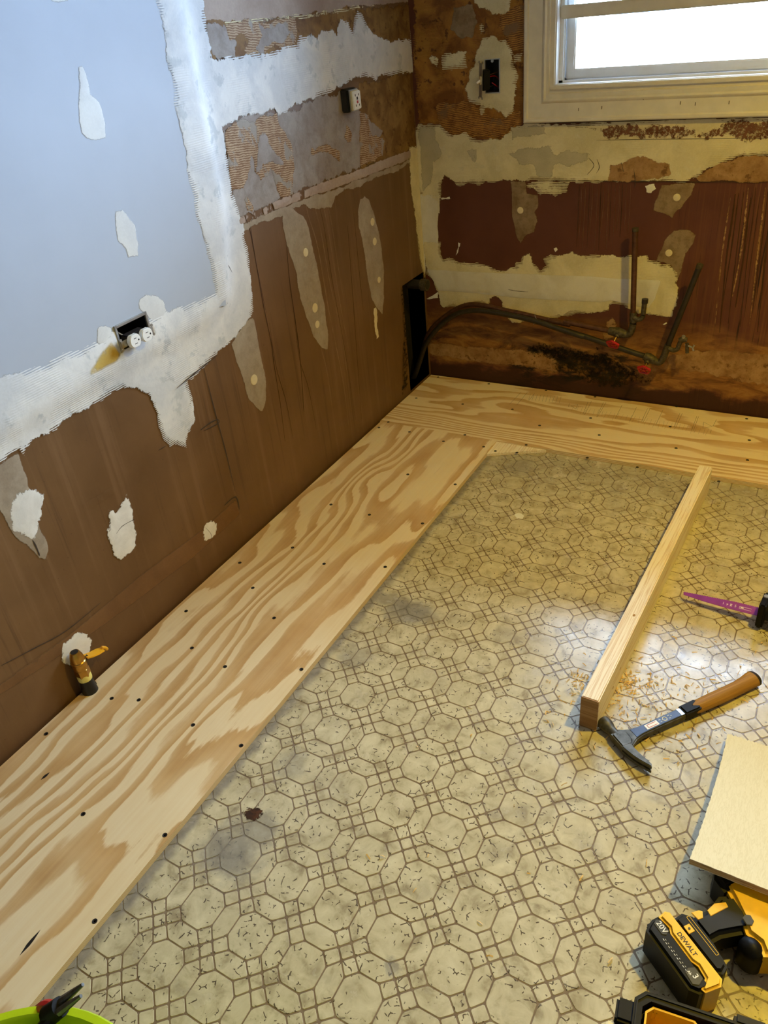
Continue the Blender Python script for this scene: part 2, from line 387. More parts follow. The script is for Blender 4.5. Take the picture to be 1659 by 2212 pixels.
M['dark_slot'] = simple('dark_slot', lin(24, 20, 20), 0.6)
M['red'] = simple('red_paint', lin(170, 20, 26), 0.4, var=0.2)
M['copper'] = simple('tarnished_copper', lin(92, 60, 44), 0.5, 0.55, var=0.35, scale=60)
M['verdigris'] = simple('verdigris_fitting', lin(80, 72, 58), 0.6, 0.45, var=0.5, scale=120, bump=0.4)
M['dark_tube'] = simple('dark_tube', lin(44, 38, 36), 0.5, 0.2, var=0.3)
M['green_pipe'] = simple('greenish_pipe', lin(52, 46, 40), 0.5, 0.4, var=0.3)
M['brass'] = simple('brass', lin(190, 148, 74), 0.28, 1.0, var=0.15)
M['yellow_lever'] = simple('yellow_lever', lin(232, 170, 26), 0.4, var=0.08)
M['pipe_tape'] = simple('yellow_thread_tape', lin(226, 212, 120), 0.6, var=0.15)
M['pine'] = lumber_mat('pine_lumber', lin(238, 226, 206), lin(212, 186, 152), 'y')
M['pine_end'] = lumber_mat('pine_end_grain', lin(168, 128, 82), lin(142, 102, 62), 'x', 20)
M['offcut'] = lumber_mat('plywood_offcut_face', lin(220, 211, 178), lin(212, 202, 166), 'y', 90)
M['ply_edge'] = lumber_mat('plywood_edge', lin(190, 158, 110), lin(136, 102, 64), 'x', 60)
M['hammer_steel'] = simple('dark_forged_steel', lin(84, 82, 76), 0.5, 0.7, var=0.45, scale=70, bump=0.4)
M['steel'] = simple('worn_steel', lin(120, 120, 116), 0.42, 0.85, var=0.35, scale=70, bump=0.3)
M['blue'] = simple('dark_blue_paint', lin(28, 44, 92), 0.35, var=0.25, scale=60)
M['leather'] = lumber_mat('stacked_tan_grip', lin(166, 122, 50), lin(146, 104, 40), 'x', 30)
M['label_white'] = simple('label_white', lin(232, 230, 226), 0.4, var=0.03)
M['purple'] = simple('purple_blade_coat', lin(166, 74, 176), 0.25, 0.45, var=0.2, scale=30)
M['tool_yellow'] = simple('tool_yellow', lin(238, 184, 18), 0.42, var=0.08, scale=60)
M['tool_black'] = simple('tool_black', lin(14, 14, 15), 0.5, var=0.25, scale=60, bump=0.15, spec=0.2)
M['tool_navy'] = simple('rubber_grip', lin(16, 18, 26), 0.5, var=0.2, bump=0.15, spec=0.25)
M['lime'] = simple('lime_plastic', lin(186, 214, 24), 0.32, var=0.04)
M['shaving'] = simple('wood_shaving', lin(218, 180, 108), 0.7, var=0.25, scale=80)
M['burn'] = mud('burn_mark', lin(48, 30, 20), lin(84, 50, 28), 60, a_edge=0.006, a_noise=1.0, bump=0.4)
M['bright'] = simple('scraped_patch', lin(224, 222, 210), 0.6, var=0.05)
M['bulb'] = NT('glowing_bulb').m
_b = M['bulb'].node_tree.nodes['Principled BSDF']; _b.inputs['Emission Color'].default_value = (1, 0.78, 0.42, 1); _b.inputs['Emission Strength'].default_value = 8
def thin_glass():
    t = NT('window_glass'); t.t.nodes.remove(t.b)
    tr = t.node('ShaderNodeBsdfTransparent', {'Color': (0.95, 0.98, 1, 1)}); gl = t.node('ShaderNodeBsdfGlossy', {'Roughness': 0.02})
    fr = t.node('ShaderNodeFresnel', {'IOR': 1.45})
    mx = t.node('ShaderNodeMixShader'); t.set(mx.inputs[0], fr.outputs[0]); t.set(mx.inputs[1], tr.outputs[0]); t.set(mx.inputs[2], gl.outputs[0])
    t.t.links.new(mx.outputs[0], t.out.inputs[0]); return t.m
M['glass'] = thin_glass()

# ------------------------------------------------------------------ smooth random fields
def vnoise(x, y, seed):
    r = np.random.RandomState(seed).rand(64, 64)
    xi = np.floor(x).astype(int); yi = np.floor(y).astype(int); fx = x-xi; fy = y-yi
    fx = fx*fx*fx*(fx*(fx*6-15)+10); fy = fy*fy*fy*(fy*(fy*6-15)+10)
    g = lambda a, b: r[a % 64, b % 64]
    return (g(xi, yi)*(1-fx)+g(xi+1, yi)*fx)*(1-fy)+(g(xi, yi+1)*(1-fx)+g(xi+1, yi+1)*fx)*fy-0.5
def fbm(x, y, seed, o=3):
    s = 0; a = 1.0
    for k in range(o): s = s+a*vnoise(x*2**k, y*2**k, seed+k); a *= 0.5
    return s

# ------------------------------------------------------------------ compound patches lying on a wall
def inside(poly, P):
    x, y = P[:, 0], P[:, 1]; c = np.zeros(len(P), bool); n = len(poly)
    for i in range(n):
        x0, y0 = poly[i]; x1, y1 = poly[(i+1) % n]
        if y0 == y1: continue
        k = ((y0 > y) != (y1 > y)) & (x < (x1-x0)*(y-y0)/(y1-y0)+x0)
        c ^= k
    return c
def seg_dist(P, poly):
    out = np.full(len(P), 1e9)
    A = np.array(poly); B = np.roll(A, -1, 0); D = B-A; L = (D**2).sum(1)+1e-12
    for i in range(0, len(P), 1500):
        q = P[i:i+1500]; r = q[:, None, :]-A[None]
        t = np.clip((r*D[None]).sum(2)/L[None], 0, 1)
        out[i:i+1500] = np.sqrt(((r-t[..., None]*D[None])**2).sum(2)).min(1)
    return out
def fractal(poly, rough, minlen):
    out = []; n = len(poly)
    def sub(a, b):
        d = b-a; L = np.hypot(*d)
        if L < minlen: out.append(a); return
        mpt = (a+b)/2+np.array([-d[1], d[0]])*R_.uniform(-rough, rough)*min(1.0, 0.05/L)
        sub(a, mpt); sub(mpt, b)
    for i in range(n): sub(np.array(poly[i], float), np.array(poly[(i+1) % n], float))
    return out
HOLES = {'left': [(-1.585, -1.487, 0.742, 0.798), (-0.192, -0.012, 0.02, 0.455)], 'back': [(0.272, 0.324, 1.070, 1.168), WIN]}
def patch(name, side, parent, pts, mat, lift=0.0004, thick=0.0008, feather=0.006, rough=0.16, minlen=0.006, grid=0.02, src=None, hfun=None, label=None, cut=True):
    """a patch of compound, paint or paper lying on a wall, its outline as seen on that wall"""
    if src: pts = [(src[0]+x/src[2], src[1]+y/src[2]) for x, y in pts]
    W = [at_left(*p) if side == 'left' else at_back(*p) if side == 'back' else at_floor(*p) for p in pts]
    uv = [(w[1], w[2]) if side == 'left' else (w[0], w[2]) if side == 'back' else (w[0], w[1]) for w in W]
    poly = fractal(uv, rough, minlen)
    A = np.array(poly); lo = A.min(0); hi = A.max(0)
    gx, gy = np.meshgrid(np.arange(lo[0], hi[0], grid), np.arange(lo[1], hi[1], grid))
    G = np.stack([gx.ravel(), gy.ravel()], 1)+np.random.RandomState(len(pts)).uniform(-0.2, 0.2, (gx.size, 2))*grid
    if len(G):
        G = G[inside(poly, G)]
        if len(G): G = G[seg_dist(G, poly) > minlen*0.6]
    # a ring of points a little inside the outline so that the edge can thin out
    ring = []
    for i in range(0, len(A), 2):
        t = A[(i+1) % len(A)]-A[i-1]; L = np.hypot(*t)+1e-9; nn = np.array([-t[1], t[0]])/L
        for s_ in (1, -1): ring.append(A[i]+nn*s_*feather)
    ring = np.array(ring); ring = ring[inside(poly, ring)]
    if len(ring): ring = ring[seg_dist(ring, poly) > feather*0.7]
    V = [Vector(p) for p in poly]+[Vector(p) for p in G]+[Vector(p) for p in ring]
    HE = []
    if cut:
        for hx0, hx1, hz0, hz1 in HOLES.get(side, [])[:1]:
            hp = [(hx0, hz0), (hx1, hz0), (hx1, hz1), (hx0, hz1)]
            if inside(poly, np.array(hp)).any():
                k0 = len(V); V += [Vector(q) for q in hp]; HE += [(k0+i, k0+(i+1) % 4) for i in range(4)]
    vs, es, fs, *_ = geometry.delaunay_2d_cdt(V, HE, [list(range(len(poly)))], 1, 1e-6)
    P = np.array([(v.x, v.y) for v in vs]); ed = seg_dist(P, poly)
    t = np.clip(ed/feather, 0, 1); h = lift+thick*t*t*(3-2*t)
    if hfun is not None: h = h+hfun(P, ed)
    keep = []
    for f in fs:
        c = P[list(f)].mean(0)
        if cut and any(a < c[0] < b and z0 < c[1] < z1 for a, b, z0, z1 in HOLES.get(side, [])): continue
        keep.append(tuple(f))
    co = [(h[i], P[i, 0], P[i, 1]) if side == 'left' else (P[i, 0], -h[i], P[i, 1]) if side == 'back' else (P[i, 0], P[i, 1], h[i]) for i in range(len(P))]
    if side == 'back': keep = [f for f in keep]
    o = pydata(name, co, keep, mat, parent, True)
    at = o.data.attributes.new('edge', 'FLOAT', 'POINT'); at.data.foreach_set('value', ed.astype(np.float32))
    if label: o['label'] = label
    return o
def streak(name, side, parent, pts, w, mat, src=None, lift=0.0006):
    """a thin drip or crack line running down a wall"""
    if src: pts = [(src[0]+x/src[2], src[1]+y/src[2]) for x, y in pts]
    W = [Vector(at_left(*p) if side == 'left' else at_back(*p)) for p in pts]
    P = smooth_path(W, 5); n = len(P); vs = []
    up = Vector((1, 0, 0)) if side == 'left' else Vector((0, -1, 0))
    for i, p in enumerate(P):
        d = (P[min(i+1, n-1)]-P[max(i-1, 0)]).normalized(); s_ = d.cross(up).normalized()
        k = 0.3+0.7*math.sin(math.pi*min(1, (i+0.6)/n))
        ww = w*k*R_.uniform(0.75, 1.25)
        vs += [p+s_*ww+up*lift, p+up*(lift+0.0004), p-s_*ww+up*lift]
    fs = []
    for i in range(n-1):
        for k in range(2): fs.append((3*i+k, 3*i+k+1, 3*i+k+4, 3*i+k+3))
    o = pydata(name, vs, fs, mat, parent, True)
    ed = np.array([0, w, 0]*n, np.float32)
    at = o.data.attributes.new('edge', 'FLOAT', 'POINT'); at.data.foreach_set('value', ed)
    return o

# ------------------------------------------------------------------ room shell
RX, RY, RZ = 3.4, -4.4, 2.42
def holed_wall(name, side, u0, u1, v0, v1, holes, mat, th=0.12):
    us = sorted({u0, u1, *[h[0] for h in holes], *[h[1] for h in holes]}); vv = sorted({v0, v1, *[h[2] for h in holes], *[h[3] for h in holes]})
    mb = MB()
    for i in range(len(us)-1):
        for j in range(len(vv)-1):
            cu, cv = (us[i]+us[i+1])/2, (vv[j]+vv[j+1])/2
            if any(h[0] < cu < h[1] and h[2] < cv < h[3] for h in holes): continue
            if side == 'left': mb.box(-th, 0, us[i], us[i+1], vv[j], vv[j+1])
            else: mb.box(us[i], us[i+1], 0, th, vv[j], vv[j+1])
    bmesh.ops.remove_doubles(mb.bm, verts=mb.bm.verts[:], dist=1e-5)
    seen = {}
    for f in mb.bm.faces: seen.setdefault(tuple(sorted(v.index for v in f.verts)), []).append(f)
    mb.bm.verts.index_update(); seen = {}
    for f in mb.bm.faces: seen.setdefault(tuple(sorted(v.index for v in f.verts)), []).append(f)
    bmesh.ops.delete(mb.bm, geom=[f for l in seen.values() if len(l) > 1 for f in l], context='FACES_ONLY')
    return tag(mb.build(name, mat), kind='structure')
wall_left = holed_wall('wall_left', 'left', RY, 0.0, -0.05, RZ, HOLES['left'], M['wall_left'])
wall_back = holed_wall('wall_back', 'back', -0.12, RX, -0.05, RZ, HOLES['back'], M['wall_back'])
tag(wall_left, 'brown left wall half covered in white joint compound', None); tag(wall_back, 'stained dark brown back wall below the window')
o = MB().box(RX, RX+0.1, RY, 0.12, -0.05, RZ).build('wall_right', M['plaster']); tag(o, kind='structure')
o = MB().box(-0.12, RX+0.1, RY-0.1, RY, -0.05, RZ).build('wall_rear', M['plaster']); tag(o, kind='structure')
o = MB().box(-0.12, RX+0.1, RY-0.1, 0.12, RZ, RZ+0.1).build('ceiling', M['ceiling']); tag(o, kind='structure')
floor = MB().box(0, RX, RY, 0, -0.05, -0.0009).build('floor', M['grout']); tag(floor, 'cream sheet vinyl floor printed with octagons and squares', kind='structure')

# vinyl pieces: octagons, long hexagons, squares and small squares on a square lattice
U = np.array([0.1129, -0.0040]); Vv = np.array([0.0, -0.1138]); O0 = np.array([0.968, -2.065])
D_, H_, T_ = 0.338, 0.172, 0.350
def cell_shapes():
    octa = [(D_, -H_), (D_, H_), (H_, D_), (-H_, D_), (-D_, H_), (-D_, -H_), (-H_, -D_), (H_, -D_)]
    hexu = [(D_, -H_), (0.5, -T_), (1-D_, -H_), (1-D_, H_), (0.5, T_), (D_, H_)]
    hexv = [(H_, D_), (T_, 0.5), (H_, 1-D_), (-H_, 1-D_), (-T_, 0.5), (-H_, D_)]
    sq = []
    base = [(D_, H_), (0.5, T_), (T_, 0.5), (H_, D_)]
    for k in range(4):
        f = [(p if k == 0 else (1-p[0], p[1]) if k == 1 else (1-p[0], 1-p[1]) if k == 2 else (p[0], 1-p[1])) for p in base]
        sq.append(f if k in (0, 2) else f[::-1])
    cen = [(0.5, T_), (1-T_, 0.5), (0.5, 1-T_), (T_, 0.5)]
    return [('octagon_tile', octa, 0.0012), ('hexagon_tile', hexu, 0.0012), ('hexagon_tile', hexv, 0.0012)]+[('square_tile', s_, 0.0012) for s_ in sq]+[('small_square_tile', cen, 0.0018)]
def tile_mesh(name, poly, gap):
    P = [U*p[0]+Vv*p[1] for p in poly]; c = sum(P)/len(P); P = [p-c for p in P]
    if sum(P[i][0]*P[(i+1) % len(P)][1]-P[(i+1) % len(P)][0]*P[i][1] for i in range(len(P))) < 0: P = P[::-1]
    n = len(P)
    def inset(P, g):
        out = []
        for i in range(n):
            a, b, d = P[i-1], P[i], P[(i+1) % n]
            e1 = (b-a)/np.linalg.norm(b-a); e2 = (d-b)/np.linalg.norm(d-b)
            n1 = np.array([-e1[1], e1[0]]); n2 = np.array([-e2[1], e2[0]])
            k = (n1+n2); k = k/(1+n1@n2); out.append(b+k*g)
        return out
    def rounded(P, r):
        out = []
        for i in range(n):
            a, b, d = P[i-1], P[i], P[(i+1) % n]
            out.append(b+(a-b)/np.linalg.norm(a-b)*r); out.append(b+(d-b)/np.linalg.norm(d-b)*r)
        return out
    A = rounded(inset(P, gap), 0.0022); B = rounded(inset(P, gap+0.0006), 0.0020); k = len(A)
    vs = [(p[0], p[1], -0.0009) for p in A]+[(p[0], p[1], 0.0) for p in B]
    fs = [(i, (i+1) % k, k+(i+1) % k, k+i) for i in range(k)]+[tuple(range(k, 2*k))]
    me = bpy.data.meshes.new(name); me.from_pydata(vs, [], fs); me.materials.append(M['tile'])
    return me, c
def proj(P):
    q = np.array(P)-CAM; z = q@_f; return np.array([IW/2+FPX*(q@_r2)/z, IH/2+FPX*(q@_d2)/z, z])
rest_v, rest_f = [], []; cand = {}
for nm, poly, gap in cell_shapes():
    me, c0 = tile_mesh(nm, poly, gap)
    for i in range(-6, 12):
        for j in range(-17, 8):
            p = O0+U*i+Vv*j+c0
            if p[0] < 0.435 or p[1] > -0.45 or p[0] > 2.1 or p[1] < -2.95: continue
            q = proj((p[0], p[1], 0)); vis = -70 < q[0] < IW+70 and -70 < q[1] < IH+70 and q[2] > 0
            cand.setdefault(nm, []).append((not vis, q[2], p, me))
for nm, L in cand.items():
    L.sort(key=lambda a: (a[0], a[1]))
    for k, (hid, dz, p, me) in enumerate(L):
        if k < 300 and not hid:
            o = bpy.data.objects.new(nm, me); COL.objects.link(o); o.parent = floor; o.location = (p[0], p[1], 0)
        else:
            b = len(rest_v); rest_v += [(v.co.x+p[0], v.co.y+p[1], v.co.z) for v in me.vertices]
            rest_f += [tuple(x+b for x in f.vertices) for f in me.polygons]
tag(pydata('tile_pieces', rest_v, rest_f, M['tile'], floor), kind='stuff')

# ------------------------------------------------------------------ left wall: new drywall, compound, old paint
R1 = (0, 0, 2.9625); R2 = (400, 0, 2.9625); R5 = (0, 500, 2.9625); R6 = (450, 400, 2.9625); RB = (0, 950, 2.9625)
WL = wall_left
patch('old_paint', 'left', WL, [(425, -160), (900, -160), (893, 5), (768, 14), (700, 31), (640, 36), (560, 44), (484, 50), (440, 55)], M['taupe'], 0.0003, 0.0005, rough=0.03)
patch('adhesive_residue', 'left', WL, [(438, 52), (560, 42), (640, 34), (770, 12), (893, 2), (896, 95), (800, 100), (640, 125), (450, 132)], M['glue'], 0.0004, 0.0008)
patch('adhesive_residue', 'left', WL, [(250, 150), (460, 140), (700, 110), (715, 230), (690, 290), (500, 345), (350, 355), (400, 250), (280, 260)], M['comb'], 0.0010, 0.0012, src=R2)
patch('adhesive_residue', 'left', WL, [(130, 150), (250, 148), (285, 250), (340, 260), (320, 370), (200, 385), (150, 300)], M['grey_skim'], 0.0011, 0.0010, src=R2)
patch('adhesive_residue', 'left', WL, [(460, 150), (620, 140), (680, 200), (600, 290), (500, 350), (415, 300), (480, 230)], M['grey_skim'], 0.0016, 0.0008, src=R2)
patch('skim_coat', 'left', WL, [(240, 830), (300, 790), (580, 710), (740, 680), (880, 610), (990, 580), (1110, 640), (1110, 700), (1180, 760), (1265, 820), (1240, 900), (1180, 880), (1120, 1070), (680, 1240), (440, 1360), (320, 1400), (300, 1240)], M['grey_skim'], 0.0005, 0.0010, src=R2)
patch('old_paint', 'left', WL, [(1110, 520), (1440, 470), (1480, 930), (1440, 1000), (1120, 1090)], M['glue'], 0.0003, 0.0006, src=R2, rough=0.1)
patch('adhesive_residue', 'left', WL, [(300, 790), (580, 710), (590, 760), (640, 850), (690, 960), (700, 1080), (690, 1240), (600, 1260), (570, 1180), (545, 1080), (480, 1160), (440, 1100), (420, 1000), (400, 1130), (370, 1210), (290, 1230), (270, 1050), (250, 860)], M['comb'], 0.0016, 0.0015, src=R2)
patch('adhesive_residue', 'left', WL, [(440, 1130), (470, 860), (500, 840), (530, 900), (560, 960), (600, 1000), (640, 1060), (600, 1060), (540, 1040), (490, 1060)], M['grey_skim'], 0.0032, 0.0008, src=R2)
patch('adhesive_residue', 'left', WL, [(795, 930), (830, 960), (900, 920), (985, 960), (985, 1040), (940, 1000), (880, 980), (800, 1000)], M['comb'], 0.0016, 0.0012, src=R2)
patch('adhesive_residue', 'left', WL, [(1110, 720), (1170, 720), (1190, 860), (1280, 900), (1260, 1000), (1120, 1070)], M['comb'], 0.0016, 0.0012, src=R2)
patch('adhesive_residue', 'left', WL, [(1030, 780), (1075, 850), (1060, 910), (1010, 880)], M['comb'], 0.0016, 0.0012, src=R2)
patch('adhesive_residue', 'left', WL, [(380, 1230), (440, 1340), (390, 1350), (375, 1280)], M['comb'], 0.0016, 0.0012, src=R2)
patch('joint_ridge', 'left', WL, [(330, 1395), (700, 1235), (1100, 1085), (1440, 960), (1440, 1015), (1150, 1135), (760, 1270), (340, 1450)], M['taupe'], 0.0022, 0.0030, 0.014, src=R2, rough=0.04, label='raised drywall joint running to the corner')
patch('old_paint', 'left', WL, [(340, 1450), (760, 1270), (1150, 1135), (1440, 1015), (1440, 1045), (1150, 1175), (960, 1260), (940, 1330), (800, 1340), (760, 1310), (345, 1490)], M['thin'], 0.0004, 0.0006, src=R2, rough=0.1)

PANEL = 0.017
panel_px = [(-260, -200), (300, -200), (322, 0), (345, 120), (380, 290), (400, 400), (425, 500), (440, 560), (456, 632), (400, 655), (350, 668), (240, 706), (200, 740), (100, 775), (0, 804), (-260, 885)]
def slab(name, pts, mat, parent, th, grid=None):
    W = [at_left(*p) for p in pts]; n = len(W)
    vs = [(th, w[1], w[2]) for w in W]+[(0.0, w[1], w[2]) for w in W]
    hole = HOLES['left'][0]
    f = [tuple(range(n))]+[(i, n+i, n+(i+1) % n, (i+1) % n) for i in range(n)]
    return pydata(name, vs, f, mat, parent)
# new drywall sheet with a cut-out for the low outlet
panel_px = [(x+(22 if 0 < i < 9 else 0), y+(26 if i >= 8 else 0)) for i, (x, y) in enumerate(panel_px)]
W = [at_left(*p) for p in panel_px]; poly = [Vector((w[1], w[2])) for w in W]
hl = HOLES['left'][0]; hv = [Vector((hl[0], hl[2])), Vector((hl[1], hl[2])), Vector((hl[1], hl[3])), Vector((hl[0], hl[3]))]
vs, es, fs, *_ = geometry.delaunay_2d_cdt(poly+hv, [(len(poly)+i, len(poly)+(i+1) % 4) for i in range(4)], [list(range(len(poly)))], 1, 1e-6)
fs = [tuple(f) for f in fs if not (hl[0] < sum(vs[i].x for i in f)/3 < hl[1] and hl[2] < sum(vs[i].y for i in f)/3 < hl[3])]
pydata('drywall_panel', [(PANEL, v.x, v.y) for v in vs], fs, M['drywall'], WL)['label'] = 'bluish new drywall panel'
# height of the taping compound: full at the panel, feathered out to the old wall past the crease
crease = [at_left(*p) for p in [(-260, 1065), (0, 922), (253, 783), (439, 684), (478, 640), (472, 472), (375, 0), (340, -200)]]
CR = [(w[1], w[2]) for w in crease]
pan2 = [(w[1], w[2]) for w in W]
big = CR+[(CR[-1][0]-2, CR[-1][1]), (CR[0][0]-2, CR[0][1])]
def mud_h(P, ed):
    ins = inside(big, P)
    dc = np.full(len(P), 1e9)
    for i in range(len(CR)-1):
        a = np.array(CR[i]); b = np.array(CR[i+1]); d = b-a
        t = np.clip(((P-a)@d)/(d@d), 0, 1); dc = np.minimum(dc, np.linalg.norm(P-a-t[:, None]*d, axis=1))
    full = PANEL-0.0008
    ramp = np.clip(1-dc/0.080, 0, 1)**2.4
    e = np.clip(ed/0.03, 0, 1)
    inp = inside(pan2, P)
    return np.where(inp, PANEL-0.0019+0.0008*np.clip(ed/0.02, 0, 1), np.where(ins, full, full*ramp*np.maximum(e, 0.15)))
white_px = [(300, -200), (322, 0), (345, 120), (380, 290), (400, 400), (425, 500), (440, 560), (452, 615), (455, 632), (420, 650), (370, 660), (345, 672), (300, 690), (240, 706), (205, 738), (150, 758), (100, 775), (0, 804), (-260, 885), (-260, 1120), (0, 1000), (40, 968), (52, 985), (55, 968), (100, 940), (180, 890), (225, 860), (258, 842), (290, 838), (318, 852), (332, 880), (343, 925), (352, 950), (365, 966), (385, 962), (402, 966), (410, 930), (423, 908), (416, 870), (405, 822), (460, 770), (480, 752), (500, 735), (530, 700), (546, 672), (543, 620), (538, 580), (528, 520), (520, 470), (512, 445), (500, 420), (496, 380), (492, 345), (486, 310), (480, 275), (510, 262), (545, 250), (590, 236), (600, 250), (650, 224), (700, 206), (735, 190), (760, 174), (800, 168), (815, 172), (830, 162), (895, 160), (890, 88), (862, 84), (840, 88), (818, 80), (800, 66), (785, 40), (771, 20), (765, 35), (760, 68), (752, 48), (742, 44), (734, 40), (726, 78), (716, 62), (705, 66), (690, 64), (684, 84), (672, 72), (660, 78), (645, 75), (640, 98), (600, 108), (560, 116), (530, 114), (500, 120), (472, 128), (456, 125), (450, 80), (444, 56), (438, 0), (425, -200)]
patch('joint_compound', 'left', WL, white_px, M['white'], 0.0022, 0.0008, 0.006, 0.14, grid=0.018, hfun=mud_h, label='broad white joint compound around the new drywall panel')
patch('tape_edge', 'left', WL, [(484, 46), (560, 40), (640, 31), (690, 27), (698, 22), (770, 12), (808, 12), (770, 18), (700, 33), (640, 38), (560, 46), (484, 53)], M['cream'], 0.0022, 0.0006, 0.002, 0.08)
M['pale_band'] = mud('paler_brown_shading', lin(134, 98, 62), lin(122, 88, 54), 8, a_edge=0.010, a_noise=0.12, bump=0.05, opacity=0.75)  # paler brown paints in the shading along the low seam
patch('seam_shading_band', 'left', WL, [(-150, 1660), (420, 1250), (900, 855), (1300, 560), (1510, 365), (1540, 480), (1240, 760), (900, 1020), (600, 1240), (300, 1450), (-150, 1740)], M['pale_band'], 0.0004, 0.0012, 0.006, 0.02, src=RB, label='paler band where a baseboard had been, seam shading in its colour')
patch('joint_ridge', 'left', WL, [(-150, 830), (0, 740), (300, 550), (640, 350), (1060, 90), (1085, 120), (650, 400), (300, 610), (0, 800), (-150, 890)], M['wall_left'], 0.0003, 0.0030, 0.022, 0.02, src=RB)
P_H = lambda P, ed: np.full(len(P), PANEL)
for pts, src in [([(460, 420), (495, 415), (520, 480), (545, 600), (600, 650), (630, 750), (645, 890), (600, 902), (520, 895), (480, 860), (462, 700)], R1),
                 ([(695, 1400), (700, 1350), (745, 1330), (800, 1400), (835, 1440), (855, 1560), (855, 1640), (800, 1650), (780, 1650), (765, 1590), (715, 1540)], R1),
                 ([(265, -60), (415, -60), (400, 18), (340, 26), (290, 20)], R1),
                 ([(850, 430), (900, 395), (960, 400), (1010, 430), (1035, 500), (1010, 560), (930, 570), (900, 530), (850, 490)], R5),
                 ([(585, 610), (640, 590), (680, 610), (690, 690), (640, 730), (575, 715)], R5)]:
    patch('sanded_filler', 'left', WL, pts, M['drywall_spot'], 0.0003, 0.0006, 0.006, 0.07, src=src, hfun=P_H)
patch('water_stain', 'left', WL, [(680, 670), (760, 780), (720, 840), (650, 880), (590, 915), (510, 940), (530, 860), (580, 780), (630, 720)], M['yellow_stain'], 0.0034, 0.0002, 0.01, 0.05, src=R5, hfun=lambda P, ed: mud_h(P, np.full(len(P), 0.05)), label='yellow stain below the low outlet')
# thin compound over screws
for pts, dots, src in [
    ([(470, 180), (490, 145), (540, 140), (580, 180), (610, 200), (640, 260), (680, 450), (720, 640), (750, 830), (768, 950), (765, 1060), (720, 1040), (670, 970), (640, 880), (600, 770), (570, 640), (560, 560), (530, 470), (500, 390), (475, 280)], [(620, 430, 0.013), (680, 785, 0.015), (695, 890, 0.012)], R6),
    ([(955, 170), (970, 90), (1000, 65), (1030, 90), (1060, 180), (1085, 280), (1110, 420), (1125, 560), (1125, 720), (1115, 830), (1080, 790), (1040, 720), (1020, 620), (1005, 500), (985, 370), (960, 260)], [(1048, 235, 0.013), (1062, 360, 0.013), (1090, 605, 0.011)], R6),
    ([(145, 1020), (180, 950), (230, 880), (290, 840), (310, 940), (330, 1050), (350, 1150), (370, 1260), (370, 1370), (345, 1455), (310, 1430), (260, 1380), (235, 1310), (215, 1230), (180, 1140)], [(290, 1245, 0.016)], R6),
    ([(-150, 260), (0, 150), (120, 75), (150, 180), (190, 310), (235, 500), (300, 640), (312, 700), (290, 770), (250, 760), (200, 710), (100, 630), (50, 560), (0, 460), (-150, 360)], [], RB)]:
    patch('thin_compound', 'left', WL, pts, M['thin'], 0.0006, 0.0008, 0.006, 0.06, src=src)
    for x, y, r in dots:
        w = at_left(src[0]+x/src[2], src[1]+y/src[2])
        MB().lathe([(r, 0), (r*0.95, 0.0016), (r*0.6, 0.0024), (0.001, 0.0026)], 14, Matrix.Translation((0.0010, w[1], w[2])) @ Matrix.Rotation(math.pi/2, 4, 'Y')).build('filled_screw', M['dot'], WL, True)
for pts in [[(70, 400), (110, 335), (180, 310), (240, 320), (280, 350), (265, 450), (245, 540), (225, 630), (170, 635), (120, 600), (75, 590), (60, 500)],
            [(690, 420), (735, 465), (810, 340), (835, 400), (850, 500), (875, 600), (870, 680), (810, 740), (770, 770), (720, 745), (690, 640), (675, 570), (695, 560)],
            [(1295, 570), (1320, 530), (1350, 512), (1385, 530), (1390, 580), (1370, 620), (1340, 640), (1300, 655), (1295, 600)],
            [(390, 1350), (400, 1300), (450, 1260), (500, 1225), (560, 1240), (592, 1280), (580, 1330), (560, 1400), (500, 1440), (440, 1450), (395, 1420)],
            [(270, 350), (295, 295), (290, 340), (275, 365)]]:
    patch('spackle_patch', 'left', WL, pts, M['white_flat'], 0.0014, 0.0010, 0.005, 0.10, src=RB)
patch('corner_bead', 'left', WL, [(1432, 940), (1500, 930), (1580, 1659), (1570, 1800), (1535, 1800), (1500, 1659), (1470, 1400), (1440, 1200)], M['cream'], 0.0010, 0.0012, 0.004, 0.06, src=R2)
patch('corner_bead', 'left', WL, [(1430, 40), (1462, 30), (1478, 300), (1440, 250)], M['cream'], 0.0012, 0.0012, 0.003, 0.08, src=R2)
# drips, scratches and cracks
for pts, w, k in [([(615, 70), (640, 200), (700, 400), (770, 800), (860, 1250), (900, 1560)], 0.0020, 'l'), ([(660, 70), (720, 300), (780, 640), (860, 1000), (920, 1500)], 0.0018, 'l'), ([(715, 60), (760, 250), (800, 500), (850, 800), (900, 1060)], 0.0018, 'l'),
                  ([(750, 50), (790, 260), (830, 520), (870, 760)], 0.0014, 'l'), ([(690, 60), (740, 270), (790, 600), (880, 1100), (940, 1500)], 0.0012, 'd'), ([(720, 1040), (760, 1200), (790, 1420)], 0.0016, 'l'),
                  ([(232, 200), (265, 290), (300, 470), (350, 760), (400, 1000), (420, 1150), (460, 1400), (490, 1640)], 0.0020, 'd'), ([(285, 215), (270, 270), (310, 520), (370, 820)], 0.0014, 'd'), ([(500, 380), (520, 620), (560, 900), (590, 1150), (610, 1450)], 0.0026, 'd'), ([(545, 800), (580, 1100), (640, 1300), (690, 1560)], 0.0013, 'd'),
                  ([(390, 880), (430, 1150), (500, 1400), (540, 1620)], 0.0012, 'd'), ([(930, 180), (960, 500), (990, 800)], 0.0012, 'd'), ([(890, 260), (930, 800), (980, 1500)], 0.0016, 'd')]:
    streak('paint_drip', 'left', WL, pts, w, M['streak_light'] if k == 'l' else M['streak_dark'], R6)
